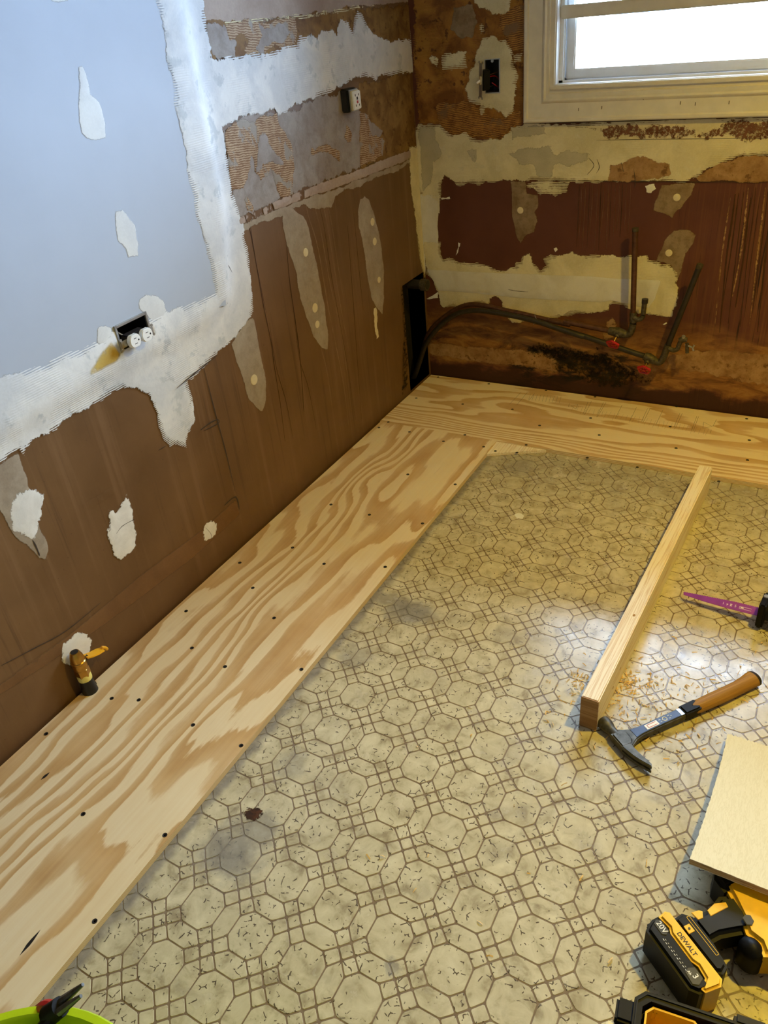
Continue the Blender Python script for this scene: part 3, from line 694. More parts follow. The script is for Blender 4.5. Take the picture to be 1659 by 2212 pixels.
patch('scrape_mark', 'left', WL, [(1058, 790), (1070, 780), (1078, 900), (1090, 970), (1075, 985), (1062, 900)], M['dot'], 0.0008, 0.0006, 0.002, 0.15, src=R6)
for pts, w, src in [([(170, 1540), (205, 1600), (240, 1655)], 0.0009, R2), ([(1350, 50), (1400, 140), (1465, 260)], 0.0012, R5), ([(1400, 340), (1435, 460)], 0.0007, R5), ([(660, 495), (675, 540), (690, 600)], 0.0007, R5), ([(1110, 1000), (1230, 900), (1370, 790)], 0.0016, R5)]:
    o = streak('hairline_crack', 'left', WL, pts, w, M['crack'], src)
    for v in o.data.vertices: v.co.x += 0.0105
for pts, w, src in [([(740, 600), (780, 550), (855, 508)], 0.0016, RB), ([(1310, 560), (1345, 600), (1350, 635)], 0.0012, RB), ([(205, 640), (230, 690), (250, 740)], 0.002, RB), ([(1280, 1270), (1340, 1225), (1390, 1200)], 0.002, R5), ([(1390, 1200), (1395, 1225), (1300, 1275)], 0.0015, R5), ([(1430, 420), (1505, 365), (1530, 445)], 0.002, RB), ([(0, 1445), (200, 1340), (420, 1220), (640, 1040)], 0.0012, RB), ([(1300, 870), (1380, 1180), (1440, 1400), (1500, 1659)], 0.0014, R5), ([(1010, 1400), (1060, 1370)], 0.001, R5), ([(1045, 1110), (1110, 1110), (1180, 1050), (1230, 1040)], 0.0014, R2)]:
    streak('hairline_crack', 'left', WL, pts, w, M['crack'], src, 0.0022)

# ------------------------------------------------------------------ back wall patches
B3 = (860, 0, 2.9625); B4 = (1100, 0, 2.968); B7 = (860, 460, 3.77); B8 = (1219, 460, 3.77); WB = wall_back
patch('adhesive_residue', 'back', WB, [(90, -120), (825, -120), (812, 780), (660, 900), (490, 895), (350, 880), (250, 800), (130, 800), (105, 430)], M['glue_back'], 0.0004, 0.0010, src=B3)
patch('adhesive_residue', 'back', WB, [(640, 90), (815, 40), (812, 330), (740, 330), (690, 250), (660, 180)], M['comb_back'], 0.0014, 0.0012, src=B3)
patch('adhesive_residue', 'back', WB, [(230, 660), (430, 640), (520, 690), (660, 760), (790, 700), (780, 790), (660, 880), (490, 880), (360, 860), (260, 780)], M['comb_back'], 0.0014, 0.0012, src=B3)
patch('adhesive_residue', 'back', WB, [(340, 20), (480, 20), (510, 130), (480, 240), (400, 250), (330, 190)], M['thin_dark'], 0.0014, 0.0008, src=B3)
patch('joint_compound', 'back', WB, [(428, 560), (460, 450), (490, 370), (520, 300), (540, 235), (600, 228), (650, 255), (695, 260), (735, 340), (735, 400), (765, 470), (755, 600), (740, 730), (680, 765), (640, 715), (600, 700), (560, 690), (535, 755), (525, 680), (450, 640)], M['cream'], 0.0020, 0.0014, 0.005, 0.2, src=B3)
patch('joint_compound', 'back', WB, [(470, -120), (745, -120), (720, 40), (690, 95), (600, 95), (555, 60), (490, 20)], M['cream'], 0.0020, 0.0012, 0.005, 0.2, src=B3)
patch('joint_compound', 'back', WB, [(520, 160), (550, 150), (555, 195), (530, 215)], M['cream'], 0.0020, 0.0010, 0.004, 0.2, src=B3)
patch('tape_scrap', 'back', WB, [(280, 355), (360, 340), (440, 328), (446, 432), (380, 440), (285, 447)], M['cream'], 0.0020, 0.0008, 0.003, 0.12, src=B3)
patch('tape_scrap', 'back', WB, [(735, 345), (800, 335), (792, 395), (740, 405)], M['cream'], 0.0020, 0.0008, 0.003, 0.14, src=B3)
patch('tape_scrap', 'back', WB, [(190, 370), (215, 345), (260, 375), (250, 425), (215, 410)], M['cream'], 0.0020, 0.0008, 0.003, 0.2, src=B3)
def c3(L): return [(860+x/2.9625, y/2.9625) for x, y in L]
def c4(L): return [(1100+x/2.968, y/2.968) for x, y in L]
def c7(L): return [(860+x/3.77, 460+y/3.77) for x, y in L]
def c8(L): return [(1219+x/3.77, 460+y/3.77) for x, y in L]
patch('joint_compound', 'back', WB, c3([(128, 790), (270, 788), (300, 830), (350, 862), (430, 828), (480, 885), (560, 892), (660, 890), (720, 832), (800, 798)])+c4([(100, 778), (900, 762), (1659, 738), (2100, 725), (2100, 1000), (1659, 1000), (1500, 996), (1400, 1030), (1250, 1095), (1150, 1160), (1000, 1163), (640, 1158)])+c3([(830, 1158), (560, 1160), (520, 1190), (450, 1170), (380, 1190), (300, 1120), (275, 1180), (268, 1310), (190, 1250), (150, 1262), (120, 1200), (75, 940)]), M['cream'], 0.0014, 0.0014, 0.006, 0.12, label='cream joint compound band below the window')
patch('joint_compound', 'back', WB, c7([(205, 225), (350, 235), (350, 330), (205, 340)]), M['cream'], 0.0016, 0.0010, 0.004, 0.08)
patch('corner_bead', 'back', WB, c3([(140, 1240), (268, 1240), (262, 1440), (280, 1659)])+c7([(330, 0), (325, 290), (222, 300), (222, 500), (195, 500)]), M['tape'], 0.0012, 0.0012, 0.003, 0.05)
patch('damp_spot', 'back', WB, c3([(700, 980), (780, 950), (900, 945), (980, 928), (1010, 990), (1100, 960), (1230, 985), (1210, 1030), (1100, 1068), (1040, 1050), (1000, 1060), (990, 1130), (900, 1140), (860, 1050), (780, 1055)]), M['damp'], 0.0030, 0.0003, 0.004, 0.12)
patch('damp_spot', 'back', WB, c3([(135, 815), (240, 805), (250, 900), (285, 985), (230, 1040), (210, 1180), (160, 1230), (145, 1000)]), M['damp'], 0.0030, 0.0003, 0.004, 0.1)
patch('damp_spot', 'back', WB, c3([(440, 960), (510, 950), (500, 1050), (470, 1020)]), M['damp'], 0.0030, 0.0003, 0.004, 0.1)
patch('damp_spot', 'back', WB, c4([(10, 810), (220, 800), (250, 870), (20, 900)]), M['damp'], 0.0030, 0.0003, 0.006, 0.12)
patch('rust_bleed', 'back', WB, c4([(510, 820), (700, 800), (850, 820), (1100, 800), (1300, 830), (1400, 770), (1660, 765), (2000, 760), (2000, 890), (1300, 885), (860, 892), (640, 898)]), M['rust'], 0.0030, 0.0003, 0.012, 0.2)
patch('bare_paper', 'back', WB, c4([(650, 1055), (700, 1050), (800, 1005), (900, 1010), (1030, 1050), (1040, 1130), (960, 1150), (630, 1160)]), M['tan'], 0.0032, 0.0004, 0.004, 0.1)
patch('bare_paper', 'back', WB, c4([(1200, 1140), (1290, 1075), (1400, 1030), (1500, 996), (1659, 1000), (2100, 1005), (2100, 1170), (1659, 1165), (1200, 1164)]), M['tan'], 0.0024, 0.0006, 0.004, 0.08)
patch('joint_compound', 'back', WB, c4([(105, 1180), (280, 1158), (395, 1165), (370, 1230), (300, 1262), (200, 1250), (130, 1210)]), M['cream'], 0.0012, 0.0010, 0.005, 0.16)
for L, dots in [(c4([(5, 1160), (110, 1160), (115, 1240), (185, 1250), (190, 1320), (165, 1360), (185, 1420), (160, 1490), (100, 1520), (75, 1565), (40, 1500), (15, 1350)]), c4([(72, 1348)])),
                (c4([(975, 1185), (1200, 1170), (1170, 1250), (1100, 1340), (1060, 1370), (1045, 1400), (990, 1370), (920, 1350)]), c4([(1075, 1265)])),
                (c8([(740, 390), (830, 200), (890, 140), (1010, 130), (1075, 180), (1050, 260), (990, 330), (940, 520), (905, 560), (870, 430)]), c8([(852, 325)]))]:
    patch('thin_compound', 'back', WB, L, M['thin_dark'], 0.0008, 0.0008, 0.005, 0.06)
    for x, y in dots:
        w = at_back(x, y)
        MB().lathe([(0.012, 0), (0.011, 0.0016), (0.007, 0.0024), (0.001, 0.0026)], 14, Matrix.Translation((w[0], -0.0010, w[2])) @ Matrix.Rotation(math.pi/2, 4, 'X')).build('filled_screw', M['dot'], WB, True)
for L in [c4([(872, 1192), (930, 1178), (942, 1210), (910, 1238), (880, 1232)]), c7([(490, 240), (508, 245), (488, 320), (470, 345)]), c7([(1268, 290), (1290, 280), (1300, 300), (1280, 318)]), c8([(800, 905), (830, 888), (838, 898), (812, 912)]), c3([(275, 1265), (330, 1258), (335, 1272), (280, 1278)]), c7([(232, 700), (300, 660), (325, 640), (325, 690), (270, 700)])]:
    patch('paint_chip', 'back', WB, L, M['bright'], 0.0010, 0.0006, 0.002, 0.1, minlen=0.004)
patch('joint_compound', 'back', WB, c7([(222, 300), (330, 270), (370, 380), (420, 360), (450, 372), (510, 405), (640, 400), (740, 430), (810, 465), (950, 440), (960, 400), (1000, 400), (1010, 350), (1075, 325), (1100, 400), (1160, 470), (1210, 430), (1180, 370), (1240, 335), (1340, 340), (1400, 315)])+c8([(60, 310), (200, 345), (440, 352), (540, 335), (560, 350), (680, 345), (690, 380), (740, 390), (860, 420), (920, 480), (915, 560), (935, 600), (930, 700), (900, 780), (880, 850), (790, 845), (690, 830), (600, 820), (520, 780), (480, 748), (370, 745), (365, 790), (200, 815), (0, 832)])+c7([(1450, 820), (1380, 840), (1270, 862), (1230, 890), (1100, 870), (930, 895), (890, 850), (850, 770), (840, 710), (790, 680), (750, 700), (755, 750), (640, 735), (560, 740), (480, 768), (430, 760), (350, 772), (335, 700), (320, 640), (290, 560), (230, 500)]), M['cream'], 0.0014, 0.0014, 0.005, 0.10, label='ragged cream compound strip behind the pipes')
patch('paper_tape', 'back', WB, c7([(235, 458), (700, 482), (1300, 505), (1650, 520)])+c8([(400, 530), (790, 545), (740, 700), (690, 770), (600, 760), (520, 735), (380, 710)])+c7([(1650, 725), (1000, 690), (600, 650), (330, 632)]), M['tape'], 0.0032, 0.0007, 0.002, 0.02, label='white paper tape strip')
patch('bare_paper', 'back', WB, c7([(250, 1050), (420, 1065), (600, 1085), (900, 1110), (1040, 1125), (1150, 1110), (1250, 1150), (1310, 1200), (1300, 1290), (1100, 1260), (950, 1240), (700, 1215), (450, 1180), (250, 1145)]), M['tan'], 0.0010, 0.0008, 0.006, 0.10)
patch('mould_stain', 'back', WB, c7([(1030, 1110), (1200, 1060), (1400, 1090), (1659, 1130)])+c8([(250, 1090), (400, 1190), (560, 1260), (720, 1360), (500, 1400), (300, 1420), (0, 1330)])+c7([(1500, 1320), (1300, 1290), (1250, 1200), (1040, 1135)]), M['mould'], 0.0022, 0.0003, 0.02, 0.2)
patch('bare_paper', 'back', WB, c8([(340, 880), (390, 850), (430, 910), (400, 1010), (330, 1040), (310, 980)]), M['tan'], 0.0008, 0.0006, 0.006, 0.15)
patch('bare_paper', 'back', WB, c8([(830, 1200), (1000, 1130), (1300, 1110), (1660, 1150), (2000, 1180), (2000, 1420), (1660, 1400), (1300, 1330), (1000, 1290), (850, 1260)]), M['tan'], 0.0008, 0.0006, 0.02, 0.2)
for i in range(15):
    x = 1250+i*8.0+R_.uniform(-2, 2); y1 = R_.uniform(500, 556)
    streak('paint_drip', 'back', WB, [(x, 393+R_.uniform(0, 6)), (x-2, 450), (x-5-R_.uniform(0, 3), y1)], R_.uniform(0.0010, 0.0020), M['streak_back'] if i % 3 else M['streak_dark'], None, 0.0010)
for i in range(11):
    x = 1560+i*9+R_.uniform(-3, 3)
    streak('paint_drip', 'back', WB, [(x+20, 400+R_.uniform(0, 30)), (x+12, 480), (x+R_.uniform(-4, 4), 560), (x-14, 640+R_.uniform(0, 80))], R_.uniform(0.0014, 0.0036), M['streak_dark'] if i % 4 else M['tan'], None, 0.0010)
for L in [[(510, 1010), (545, 1060), (500, 1120)], [(565, 1020), (580, 1070), (560, 1110)], [(800, 1080), (810, 1170), (805, 1200)], [(720, 1040), (735, 1100)]]:
    streak('hairline_crack', 'back', WB, c4(L), 0.0010, M['crack'], None, 0.0036)
streak('hairline_crack', 'back', WB, c7([(900, 620), (960, 632), (1060, 640)]), 0.001, M['crack'], None, 0.0042)
streak('joint_gap', 'back', WB, c4([(280, 1156), (640, 1160), (900, 1164), (1659, 1166)]), 0.0013, M['crack'], None, 0.0026)
streak('joint_gap', 'back', WB, c4([(560, 898), (900, 892), (1659, 884)]), 0.0007, M['crack'], None, 0.0034)
streak('joint_gap', 'back', WB, c4([(100, 790), (800, 772), (1659, 746)]), 0.0022, M['crack'], None, 0.0034)

# ------------------------------------------------------------------ dark chase in the corner with the drain stub
h = HOLES['left'][1]
mb = MB(); d = 0.075
mb.box(-d-0.004, -d, h[0], h[1], h[2], h[3]); mb.box(-d, -0.002, h[0]-0.003, h[0], h[2], h[3]); mb.box(-d, -0.002, h[1], h[1]+0.003, h[2], h[3])
mb.box(-d, -0.002, h[0], h[1], h[3], h[3]+0.003); mb.box(-d, -0.002, h[0], h[1], h[2]-0.003, h[2])
ch = empty('pipe_chase', (0, (h[0]+h[1])/2, h[2])); tag(ch, 'black open pipe chase cut into the wall at the corner', 'wall opening')
o = mb.build('lining', M['cavity']); o.parent = ch; o.matrix_parent_inverse = Matrix.Translation((-ch.location))
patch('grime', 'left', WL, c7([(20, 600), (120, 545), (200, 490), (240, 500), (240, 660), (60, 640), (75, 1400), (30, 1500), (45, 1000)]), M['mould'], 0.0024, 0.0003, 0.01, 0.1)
ds = empty('drain_stub', (0.0, -0.03, 0.41)); tag(ds, 'short galvanized drain stub with open end in the dark corner', 'pipe')
a = Vector(at_left(902, 612, -0.02)); b = Vector(at_back(926, 612, -0.075))
ctr = Vector((-0.03, -0.085, 0.428)); end = Vector((0.048, -0.085, 0.428))
def rel(mb, name, mat, root, smooth=True):
    o = mb.build(name, mat, root, smooth); o.matrix_parent_inverse = root.matrix_basis.inverted() if root.rotation_euler.to_matrix() != Matrix.Identity(3) else Matrix.Translation(-root.location)
    return o
rel(MB().tube([ctr, end], 0.018, 20), 'pipe', M['dark_tube'], ds)
rel(MB().tube([end-Vector((0.022, 0, 0)), end+Vector((0.004, 0, 0))], 0.0225, 20), 'collar', M['verdigris'], ds)
rel(MB().tube([end+Vector((0.004, 0, 0)), end+Vector((0.0048, 0, 0))], 0.017, 20), 'bore', M['dark_slot'], ds)

# ------------------------------------------------------------------ plywood sheets
def ply_sheet(name, x0, x1, y0, y1, along, knots, seed, mat, label, band, step=0.008, dens=(9, 26, 0.5, 0.14)):
    nx = max(2, int((x1-x0)/step)); ny = max(2, int((y1-y0)/step))
    gx, gy = np.meshgrid(np.linspace(x0, x1, nx+1), np.linspace(y0, y1, ny+1))
    a, l = (gx-x0, gy) if along == 'y' else (gy-y0, gx)
    w = (x1-x0) if along == 'y' else (y1-y0)
    t = a/w
    warp = a+0.030*fbm(l*1.5, a*3.0, seed, 2)+0.010*fbm(l*5, a*9, seed+9, 2)
    for kx, ky, s_, g in knots:
        da = (kx-x0 if along == 'y' else ky-y0); dl = ky if along == 'y' else kx
        r2 = ((a-da)/s_)**2+((l-dl)/(s_*2.4))**2
        warp = warp+g*s_*np.exp(-r2)
    base, peak, mid, wd = dens
    tt = warp/w
    from_erf = np.vectorize(math.erf)
    ph = base*tt+peak*wd*0.886*from_erf((tt-mid)/wd)+3.0*fbm(l*1.2, a*5.5, seed+20, 4)
    V = np.stack([gx.ravel(), gy.ravel(), np.full(gx.size, PLY)], 1).tolist(); F = []
    n1 = nx+1
    for j in range(ny):
        for i in range(nx): F.append((j*n1+i, j*n1+i+1, (j+1)*n1+i+1, (j+1)*n1+i))
    b = len(V); rim = [i for i in range(n1)]+[j*n1+nx for j in range(1, ny+1)]+[ny*n1+i for i in range(nx-1, -1, -1)]+[j*n1 for j in range(ny-1, 0, -1)]
    for r in rim: V.append([V[r][0], V[r][1], 0.0004])
    for k in range(len(rim)): F.append((rim[k], b+k, b+(k+1) % len(rim), rim[(k+1) % len(rim)]))
    o = pydata(name, V, F, mat)
    at = o.data.attributes.new('grain', 'FLOAT', 'POINT'); v = np.zeros(len(V), np.float32); v[:gx.size] = ph.ravel(); v[gx.size:] = 0.6
    at.data.foreach_set('value', v)
    return tag(o, label, 'plywood sheet', 'plywood underlayment sheets')
K = lambda px, py, s_, g: (*at_floor(px, py, PLY)[:2], s_, g)
ply1 = ply_sheet('plywood_sheet', 0.008, 0.483, -3.3, -0.462, 'y', [K(590, 1300, 0.05, 0.5), K(415, 1565, 0.05, 0.6), K(195, 1790, 0.05, 0.6), K(905, 1135, 0.045, -0.6), K(620, 1600, 0.06, -0.7), K(780, 1040, 0.07, 0.8)], 3, M['ply_y'], 'long pale plywood sheet screwed down along the brown left wall', 0, dens=(4, 13, 0.46, 0.14))
ply2 = ply_sheet('plywood_sheet', 0.004, 2.6, -0.4615, -0.006, 'x', [K(1300, 940, 0.05, 0.7), K(1080, 870, 0.06, -0.6), K(1500, 930, 0.07, 0.9), K(870, 860, 0.05, 0.6)], 11, M['ply_x'], 'plywood sheet screwed down below the back wall and its pipes', 0, dens=(3, 18, 0.14, 0.13))
tri = [at_floor(1063, 963), at_floor(1046, 992), at_floor(1100, 986), at_floor(1172, 978)]
tr = MB().prism([(0.4835, -0.4625), (0.4835, -0.555), (0.56, -0.515), (0.665, -0.4625)], 0.0004, 0.0105).build('plywood_sliver', M['pine']); tag(tr, 'small triangular plywood sliver in the gap between the two sheets', 'plywood piece')
# screws: dark countersunk heads
mb = MB(); mb.lathe([(0.0052, 0.0), (0.0050, 0.0006), (0.0034, 0.0003), (0.0014, -0.0002)], 12)
sc0 = mb.build('screw', M['dark_slot'], None); sm = sc0.data; bpy.data.objects.remove(sc0)
scr = [(800+x/2.9625, 900+y/2.9625) for x, y in [(115, 35), (55, 70), (250, 98), (605, 117), (1083, 57), (468, 158), (997, 181), (725, 193), (800, 213), (938, 223), (240, 370), (543, 434), (334, 684), (95, 962)]]
scr += [(x/2.9625, 1350+y/2.9625) for x, y in [(1228, 148), (1440, 267), (715, 470), (888, 480), (295, 697), (1235, 640), (1543, 772), (532, 1210), (1055, 1345)]]
scr += [(518, 1215.6), (546, 1270), (402, 1320), (632, 1183), (700, 1218), (798, 1112), (715, 1090), (592, 1335), (832, 1225), (356, 1804), (204.5, 1990), (651, 1446)]
scr += [(1050+x/2.724, 800+y/2.724) for x, y in [(353, 119), (641, 156), (1121, 213), (1533, 285), (155, 229), (615, 281), (1083, 331), (1549, 411), (314, 324), (666, 381), (1118, 458), (1538, 528), (596, 508), (890, 564), (1370, 646)]]
scr += [(860+x/3.77, 460+y/3.77) for x, y in [(325, 1337), (738, 1392), (148, 1508), (526, 1557), (930, 1600)]]
used = []
for x, y in scr:
    p = at_floor(x, y, PLY)
    if any(math.hypot(p[0]-q[0], p[1]-q[1]) < 0.02 for q in used): continue
    used.append(p)
    par, z = (ply2, PLY) if p[1] > -0.4615 else (ply1, PLY)
    if p[0] > 0.484 and p[1] < -0.4615: par, z = tr, 0.0105
    o = bpy.data.objects.new('screw', sm); COL.objects.link(o); o.parent = par; o.location = (p[0], p[1], z)
# grade stamp printed on the far sheet
mb = MB()
def ink(a, b, w=0.0011):
    p = np.array(at_floor(*a, PLY)); q = np.array(at_floor(*b, PLY)); d = q-p; n = np.array([-d[1], d[0], 0]); n = n/np.linalg.norm(n)*w/2; z = np.array([0, 0, 0.0003])
    mb.bm.faces.new([mb.bm.verts.new(tuple(v+z)) for v in (p+n, p-n, q-n, q+n)])
S8 = lambda x, y: (1050+x/2.724, 800+y/2.724)
for x0, y0, x1, y1 in [(243, 130, 180, 205), (205, 130, 138, 200), (285, 136, 250, 180), (600, 185, 570, 258), (620, 182, 580, 262), (690, 190, 650, 275), (705, 190, 655, 275), (800, 205, 760, 285), (885, 218, 845, 300), (950, 225, 915, 300), (965, 225, 925, 305), (1040, 235, 1000, 318), (1140, 252, 1105, 335), (1155, 252, 1115, 340), (1240, 270, 1210, 352), (1250, 272, 1220, 355), (1355, 290, 1335, 330), (1325, 350, 1320, 370), (490, 195, 485, 215)]: ink(S8(x0, y0), S8(x1, y1))
for k in range(10): ink(S8(262+k*20, 138+k*1.8), S8(250+k*20, 175+k*2), 0.0008)
for k in range(34):
    x = 520+k*24; y = 195+k*4.2+R_.uniform(-3, 3); ink(S8(x, y+12), S8(x-R_.uniform(8, 24), y+R_.uniform(40, 56)), 0.0005)
for t3 in ([(1280, 305), (1330, 330), (1275, 342)], [(540, 200), (498, 208), (528, 228)]):
    for i in range(3): ink(S8(*t3[i]), S8(*t3[(i+1) % 3]))
tag(mb.build('grade_stamp', M['grime'], ply2), 'faint printed grade stamp', kind='stuff')
# torn splits in the long sheet
for a, b in [((42, 2065), (88, 2008)), ((88, 1685), (108, 1668))]:
    p = Vector(at_floor(*a, PLY)); q = Vector(at_floor(*b, PLY)); d = (q-p).normalized(); n = Vector((-d.y, d.x, 0))
    prof = [0, 0.5, 1, 0.9, 0.5, 0]; L = [p+(q-p)*i/5+n*0.0035*prof[i] for i in range(6)]+[p+(q-p)*i/5-n*0.0035*prof[i] for i in (4, 3, 2, 1)]
    pydata('veneer_split', [(v.x, v.y, PLY+0.0004) for v in L], [tuple(range(len(L)))], M['dark_slot'], ply1)

# ------------------------------------------------------------------ window
win = empty('window_1', (WIN[0], 0, WIN[2])); tag(win, 'white vinyl window with aged casing', kind='structure')
def wpart(mb, name, mat, label=None):
    o = mb.build(name, mat, win, True); o.matrix_parent_inverse = Matrix.Translation(-win.location)
    if label: o['label'] = label
    return o
CX0, CZ0 = 0.412, 0.977; CX1, CZ1 = WIN[1]+(WIN[0]-CX0), WIN[3]+(WIN[2]-CZ0)
ix0, iz0 = 0.486, 1.046; ix1, iz1 = WIN[1]+(WIN[0]-ix0), WIN[3]+(WIN[2]-iz0)
def mitred(o0, o1, z0, z1, i0, i1, iz_0, iz_1, prof, name, mat):
    # prof: list of (t across from outer 0 to inner 1, protrusion)
    L = lambda a, b, t: a+(b-a)*t
    for k, (A, B) in enumerate([((o0, z0), (o1, z0)), ((o1, z0), (o1, z1)), ((o1, z1), (o0, z1)), ((o0, z1), (o0, z0))]):
        I = {(o0, z0): (i0, iz_0), (o1, z0): (i1, iz_0), (o1, z1): (i1, iz_1), (o0, z1): (i0, iz_1)}
        vs = []
        for P_ in (A, B):
            Q = I[P_]
            for t, d_ in prof: vs.append((L(P_[0], Q[0], t), -d_, L(P_[1], Q[1], t)))
        n = len(prof); fs = [(i, i+1, n+i+1, n+i) for i in range(n-1)]
        bm = bmesh.new(); vv = [bm.verts.new(v) for v in vs]
        for f in fs: bm.faces.new([vv[i] for i in f])
        bm.faces.new(vv[:n][::-1]); bm.faces.new(vv[n:])
        mb = MB(); mb.add(bm); wpart(mb, name, mat)
mitred(CX0, CX1, CZ0, CZ1, ix0, ix1, iz0, iz1, [(0, 0.0), (0, 0.017), (0.05, 0.020), (0.16, 0.020), (0.22, 0.015), (0.80, 0.012), (0.86, 0.016), (0.93, 0.017), (1.0, 0.012), (1.0, 0.0)], 'casing', M['casing'])
mitred(ix0, ix1, iz0, iz1, WIN[0], WIN[1], WIN[2], WIN[3], [(0, 0.0), (0, 0.011), (0.35, 0.011), (0.42, 0.006), (0.95, 0.006), (1.0, 0.003), (1.0, -0.03)], 'stop', M['casing'])
mb = MB(); mb.box(WIN[0]-0.012, WIN[1]+0.012, -0.012, 0.02, WIN[2]-0.014, WIN[2]+0.001, 0.003); wpart(mb, 'sill', M['casing'])
# jambs with tracks
mb = MB()
for s_, x in ((1, WIN[0]), (-1, WIN[1])):
    for y0, y1, dx in ((0.03, 0.036, 0.016), (0.052, 0.058, 0.014), (0.082, 0.09, 0.018)):
        mb.box(min(x, x+s_*dx), max(x, x+s_*dx), y0, y1, WIN[2], WIN[3])
    mb.box(min(x, x+s_*0.004), max(x, x+s_*0.004), -0.002, 0.12, WIN[2], WIN[3])
mb.box(WIN[0], WIN[1], -0.002, 0.12, WIN[2]-0.001, WIN[2]+0.003); mb.box(WIN[0], WIN[1], -0.002, 0.12, WIN[3]-0.004, WIN[3])
for y0, y1, dz in ((0.03, 0.034, 0.010), (0.082, 0.09, 0.012)): mb.box(WIN[0], WIN[1], y0, y1, WIN[2], WIN[2]+dz)
wpart(mb, 'track', M['vinyl_frame'])
def sash(x0, x1, z0, z1, y0, y1, w):
    mb = MB(); b = 0.004
    mb.box(x0, x0+w, y0, y1, z0, z1, b); mb.box(x1-w, x1, y0, y1, z0, z1, b); mb.box(x0+w*0.6, x1-w*0.6, y0+0.001, y1-0.001, z0, z0+w, b); mb.box(x0+w*0.6, x1-w*0.6, y0+0.001, y1-0.001, z1-w, z1, b)
    g = wpart(mb, 'sash', M['vinyl_frame'])
    m2 = MB(); m2.box(x0+w-0.004, x1-w+0.004, (y0+y1)/2-0.002, (y0+y1)/2+0.002, z0+w-0.004, z1-w+0.004)
    o = m2.build('pane', M['glass'], g)
sash(WIN[0]+0.016, WIN[1]-0.016, WIN[2]+0.008, WIN[3]-0.006, 0.060, 0.082, 0.030)
mb = MB(); mb.box(WIN[0]+0.004, WIN[1]-0.004, 0.022, 0.050, 1.262, 1.298, 0.004); wpart(mb, 'raised_sash_rail', M['casing'])
mb = MB(); mb.box(WIN[0]+0.046, WIN[1]-0.046, 0.034, 0.038, 1.296, WIN[3]-0.004); wpart(mb, 'pane', M['glass'])
for x, y in [(1390, 212), (1470, 222), (1502, 224), (1300, 232), (1575, 221), (1250, 236)]:
    w = at_back(x, y, -0.0135); mb = MB(); mb.box(w[0]-0.0011, w[0]+0.0011, w[1]-0.0008, w[1]+0.003, w[2]-0.005, w[2]+0.004); wpart(mb, 'scratch', M['grime'])
# outside: snow-covered yard
o = MB().box(-14, 16, 0.16, 30, -0.7, -0.6).build('snow_ground', M['snow']); tag(o, 'bright snow covered yard outside the window', kind='structure')
o = MB().box(-2.5, RX+1.5, 0.12, 0.82, 2.16, 2.20).build('sky_block_eave', M['casing']); tag(o, 'unseen eave added outside to keep high sky light off the floor', kind='structure')  # unseen overhang added to block high sky light through the window
p = Vector(at_back(1352, 8, 9.0))
rt = empty('yard_shed', (p.x, 9.0, -0.6)); tag(rt, 'pale blue shed front far outside the window', 'shed')
for nm, mbx, mt in [('wall', MB().box(-0.12, 0.5, 0, 0.6, 0, p.z+0.9), 'shed'), ('roof', MB().prism([(-0.35, -0.2), (0.7, -0.2), (0.7, 0.8), (-0.35, 0.8)], p.z+0.9, p.z+0.98), 'grime')]:
    mbx.build(nm, M[mt], rt)
p = Vector(at_back(1322, 52, 5.0))
mb = MB()
for k in range(40):
    a = Vector((R_.uniform(-0.22, 0.22), R_.uniform(-0.1, 0.1), 0)); b = a+Vector((R_.uniform(-0.12, 0.12), R_.uniform(-0.05, 0.05), R_.uniform(0.02, 0.10)))
    mb.tube([a, b], 0.006, 5)
s_ = empty('twiggy_shrub', (p.x, 5.0, -0.6)); tag(s_, 'small twiggy shrub poking out of the snow', 'shrub')
mb.build('twigs', M['twig'], s_); MB().tube([(0, 0, -0.05), (0, 0, 0.06)], 0.02, 6).build('stem', M['twig'], s_)

# ceiling fixture above and behind the frame
cl = empty('ceiling_lamp', (LAMP[0], LAMP[1], RZ)); tag(cl, 'warm downlight under the ceiling', 'lamp')
MB().lathe([(0.085, 0), (0.085, -0.10), (0.092, -0.105), (0.092, -0.112), (0.078, -0.112), (0.078, -0.010)], 28, cap=False).build('housing', M['device_white'], cl, True)
MB().lathe([(0.020, -0.001), (0.020, -0.030), (0.010, -0.034)], 16).build('lampholder', M['ivory'], cl, True)
# ------------------------------------------------------------------ helpers for things built where they stand
def thing(name, loc, label, cat, group=None):
    return tag(empty(name, loc), label, cat, group)
def part(mb, name, mat, root, smooth=True, label=None):
    """a part given in room coordinates under a root that is only shifted"""
    o = mb.build(name, mat, root, smooth); r = root
    off = Vector((0, 0, 0))
    while r is not None: off += r.location if r.type == 'EMPTY' else Vector((0, 0, 0)); r = r.parent
    o.matrix_parent_inverse = Matrix.Translation(-off) if root.type == 'EMPTY' else Matrix.Identity(4)
    if root.type != 'EMPTY': o.matrix_parent_inverse = Matrix.Identity(4)
    if label: o['label'] = label
    return o
def sub(mb, name, mat, par, smooth=True):
    return mb.build(name, mat, par, smooth)

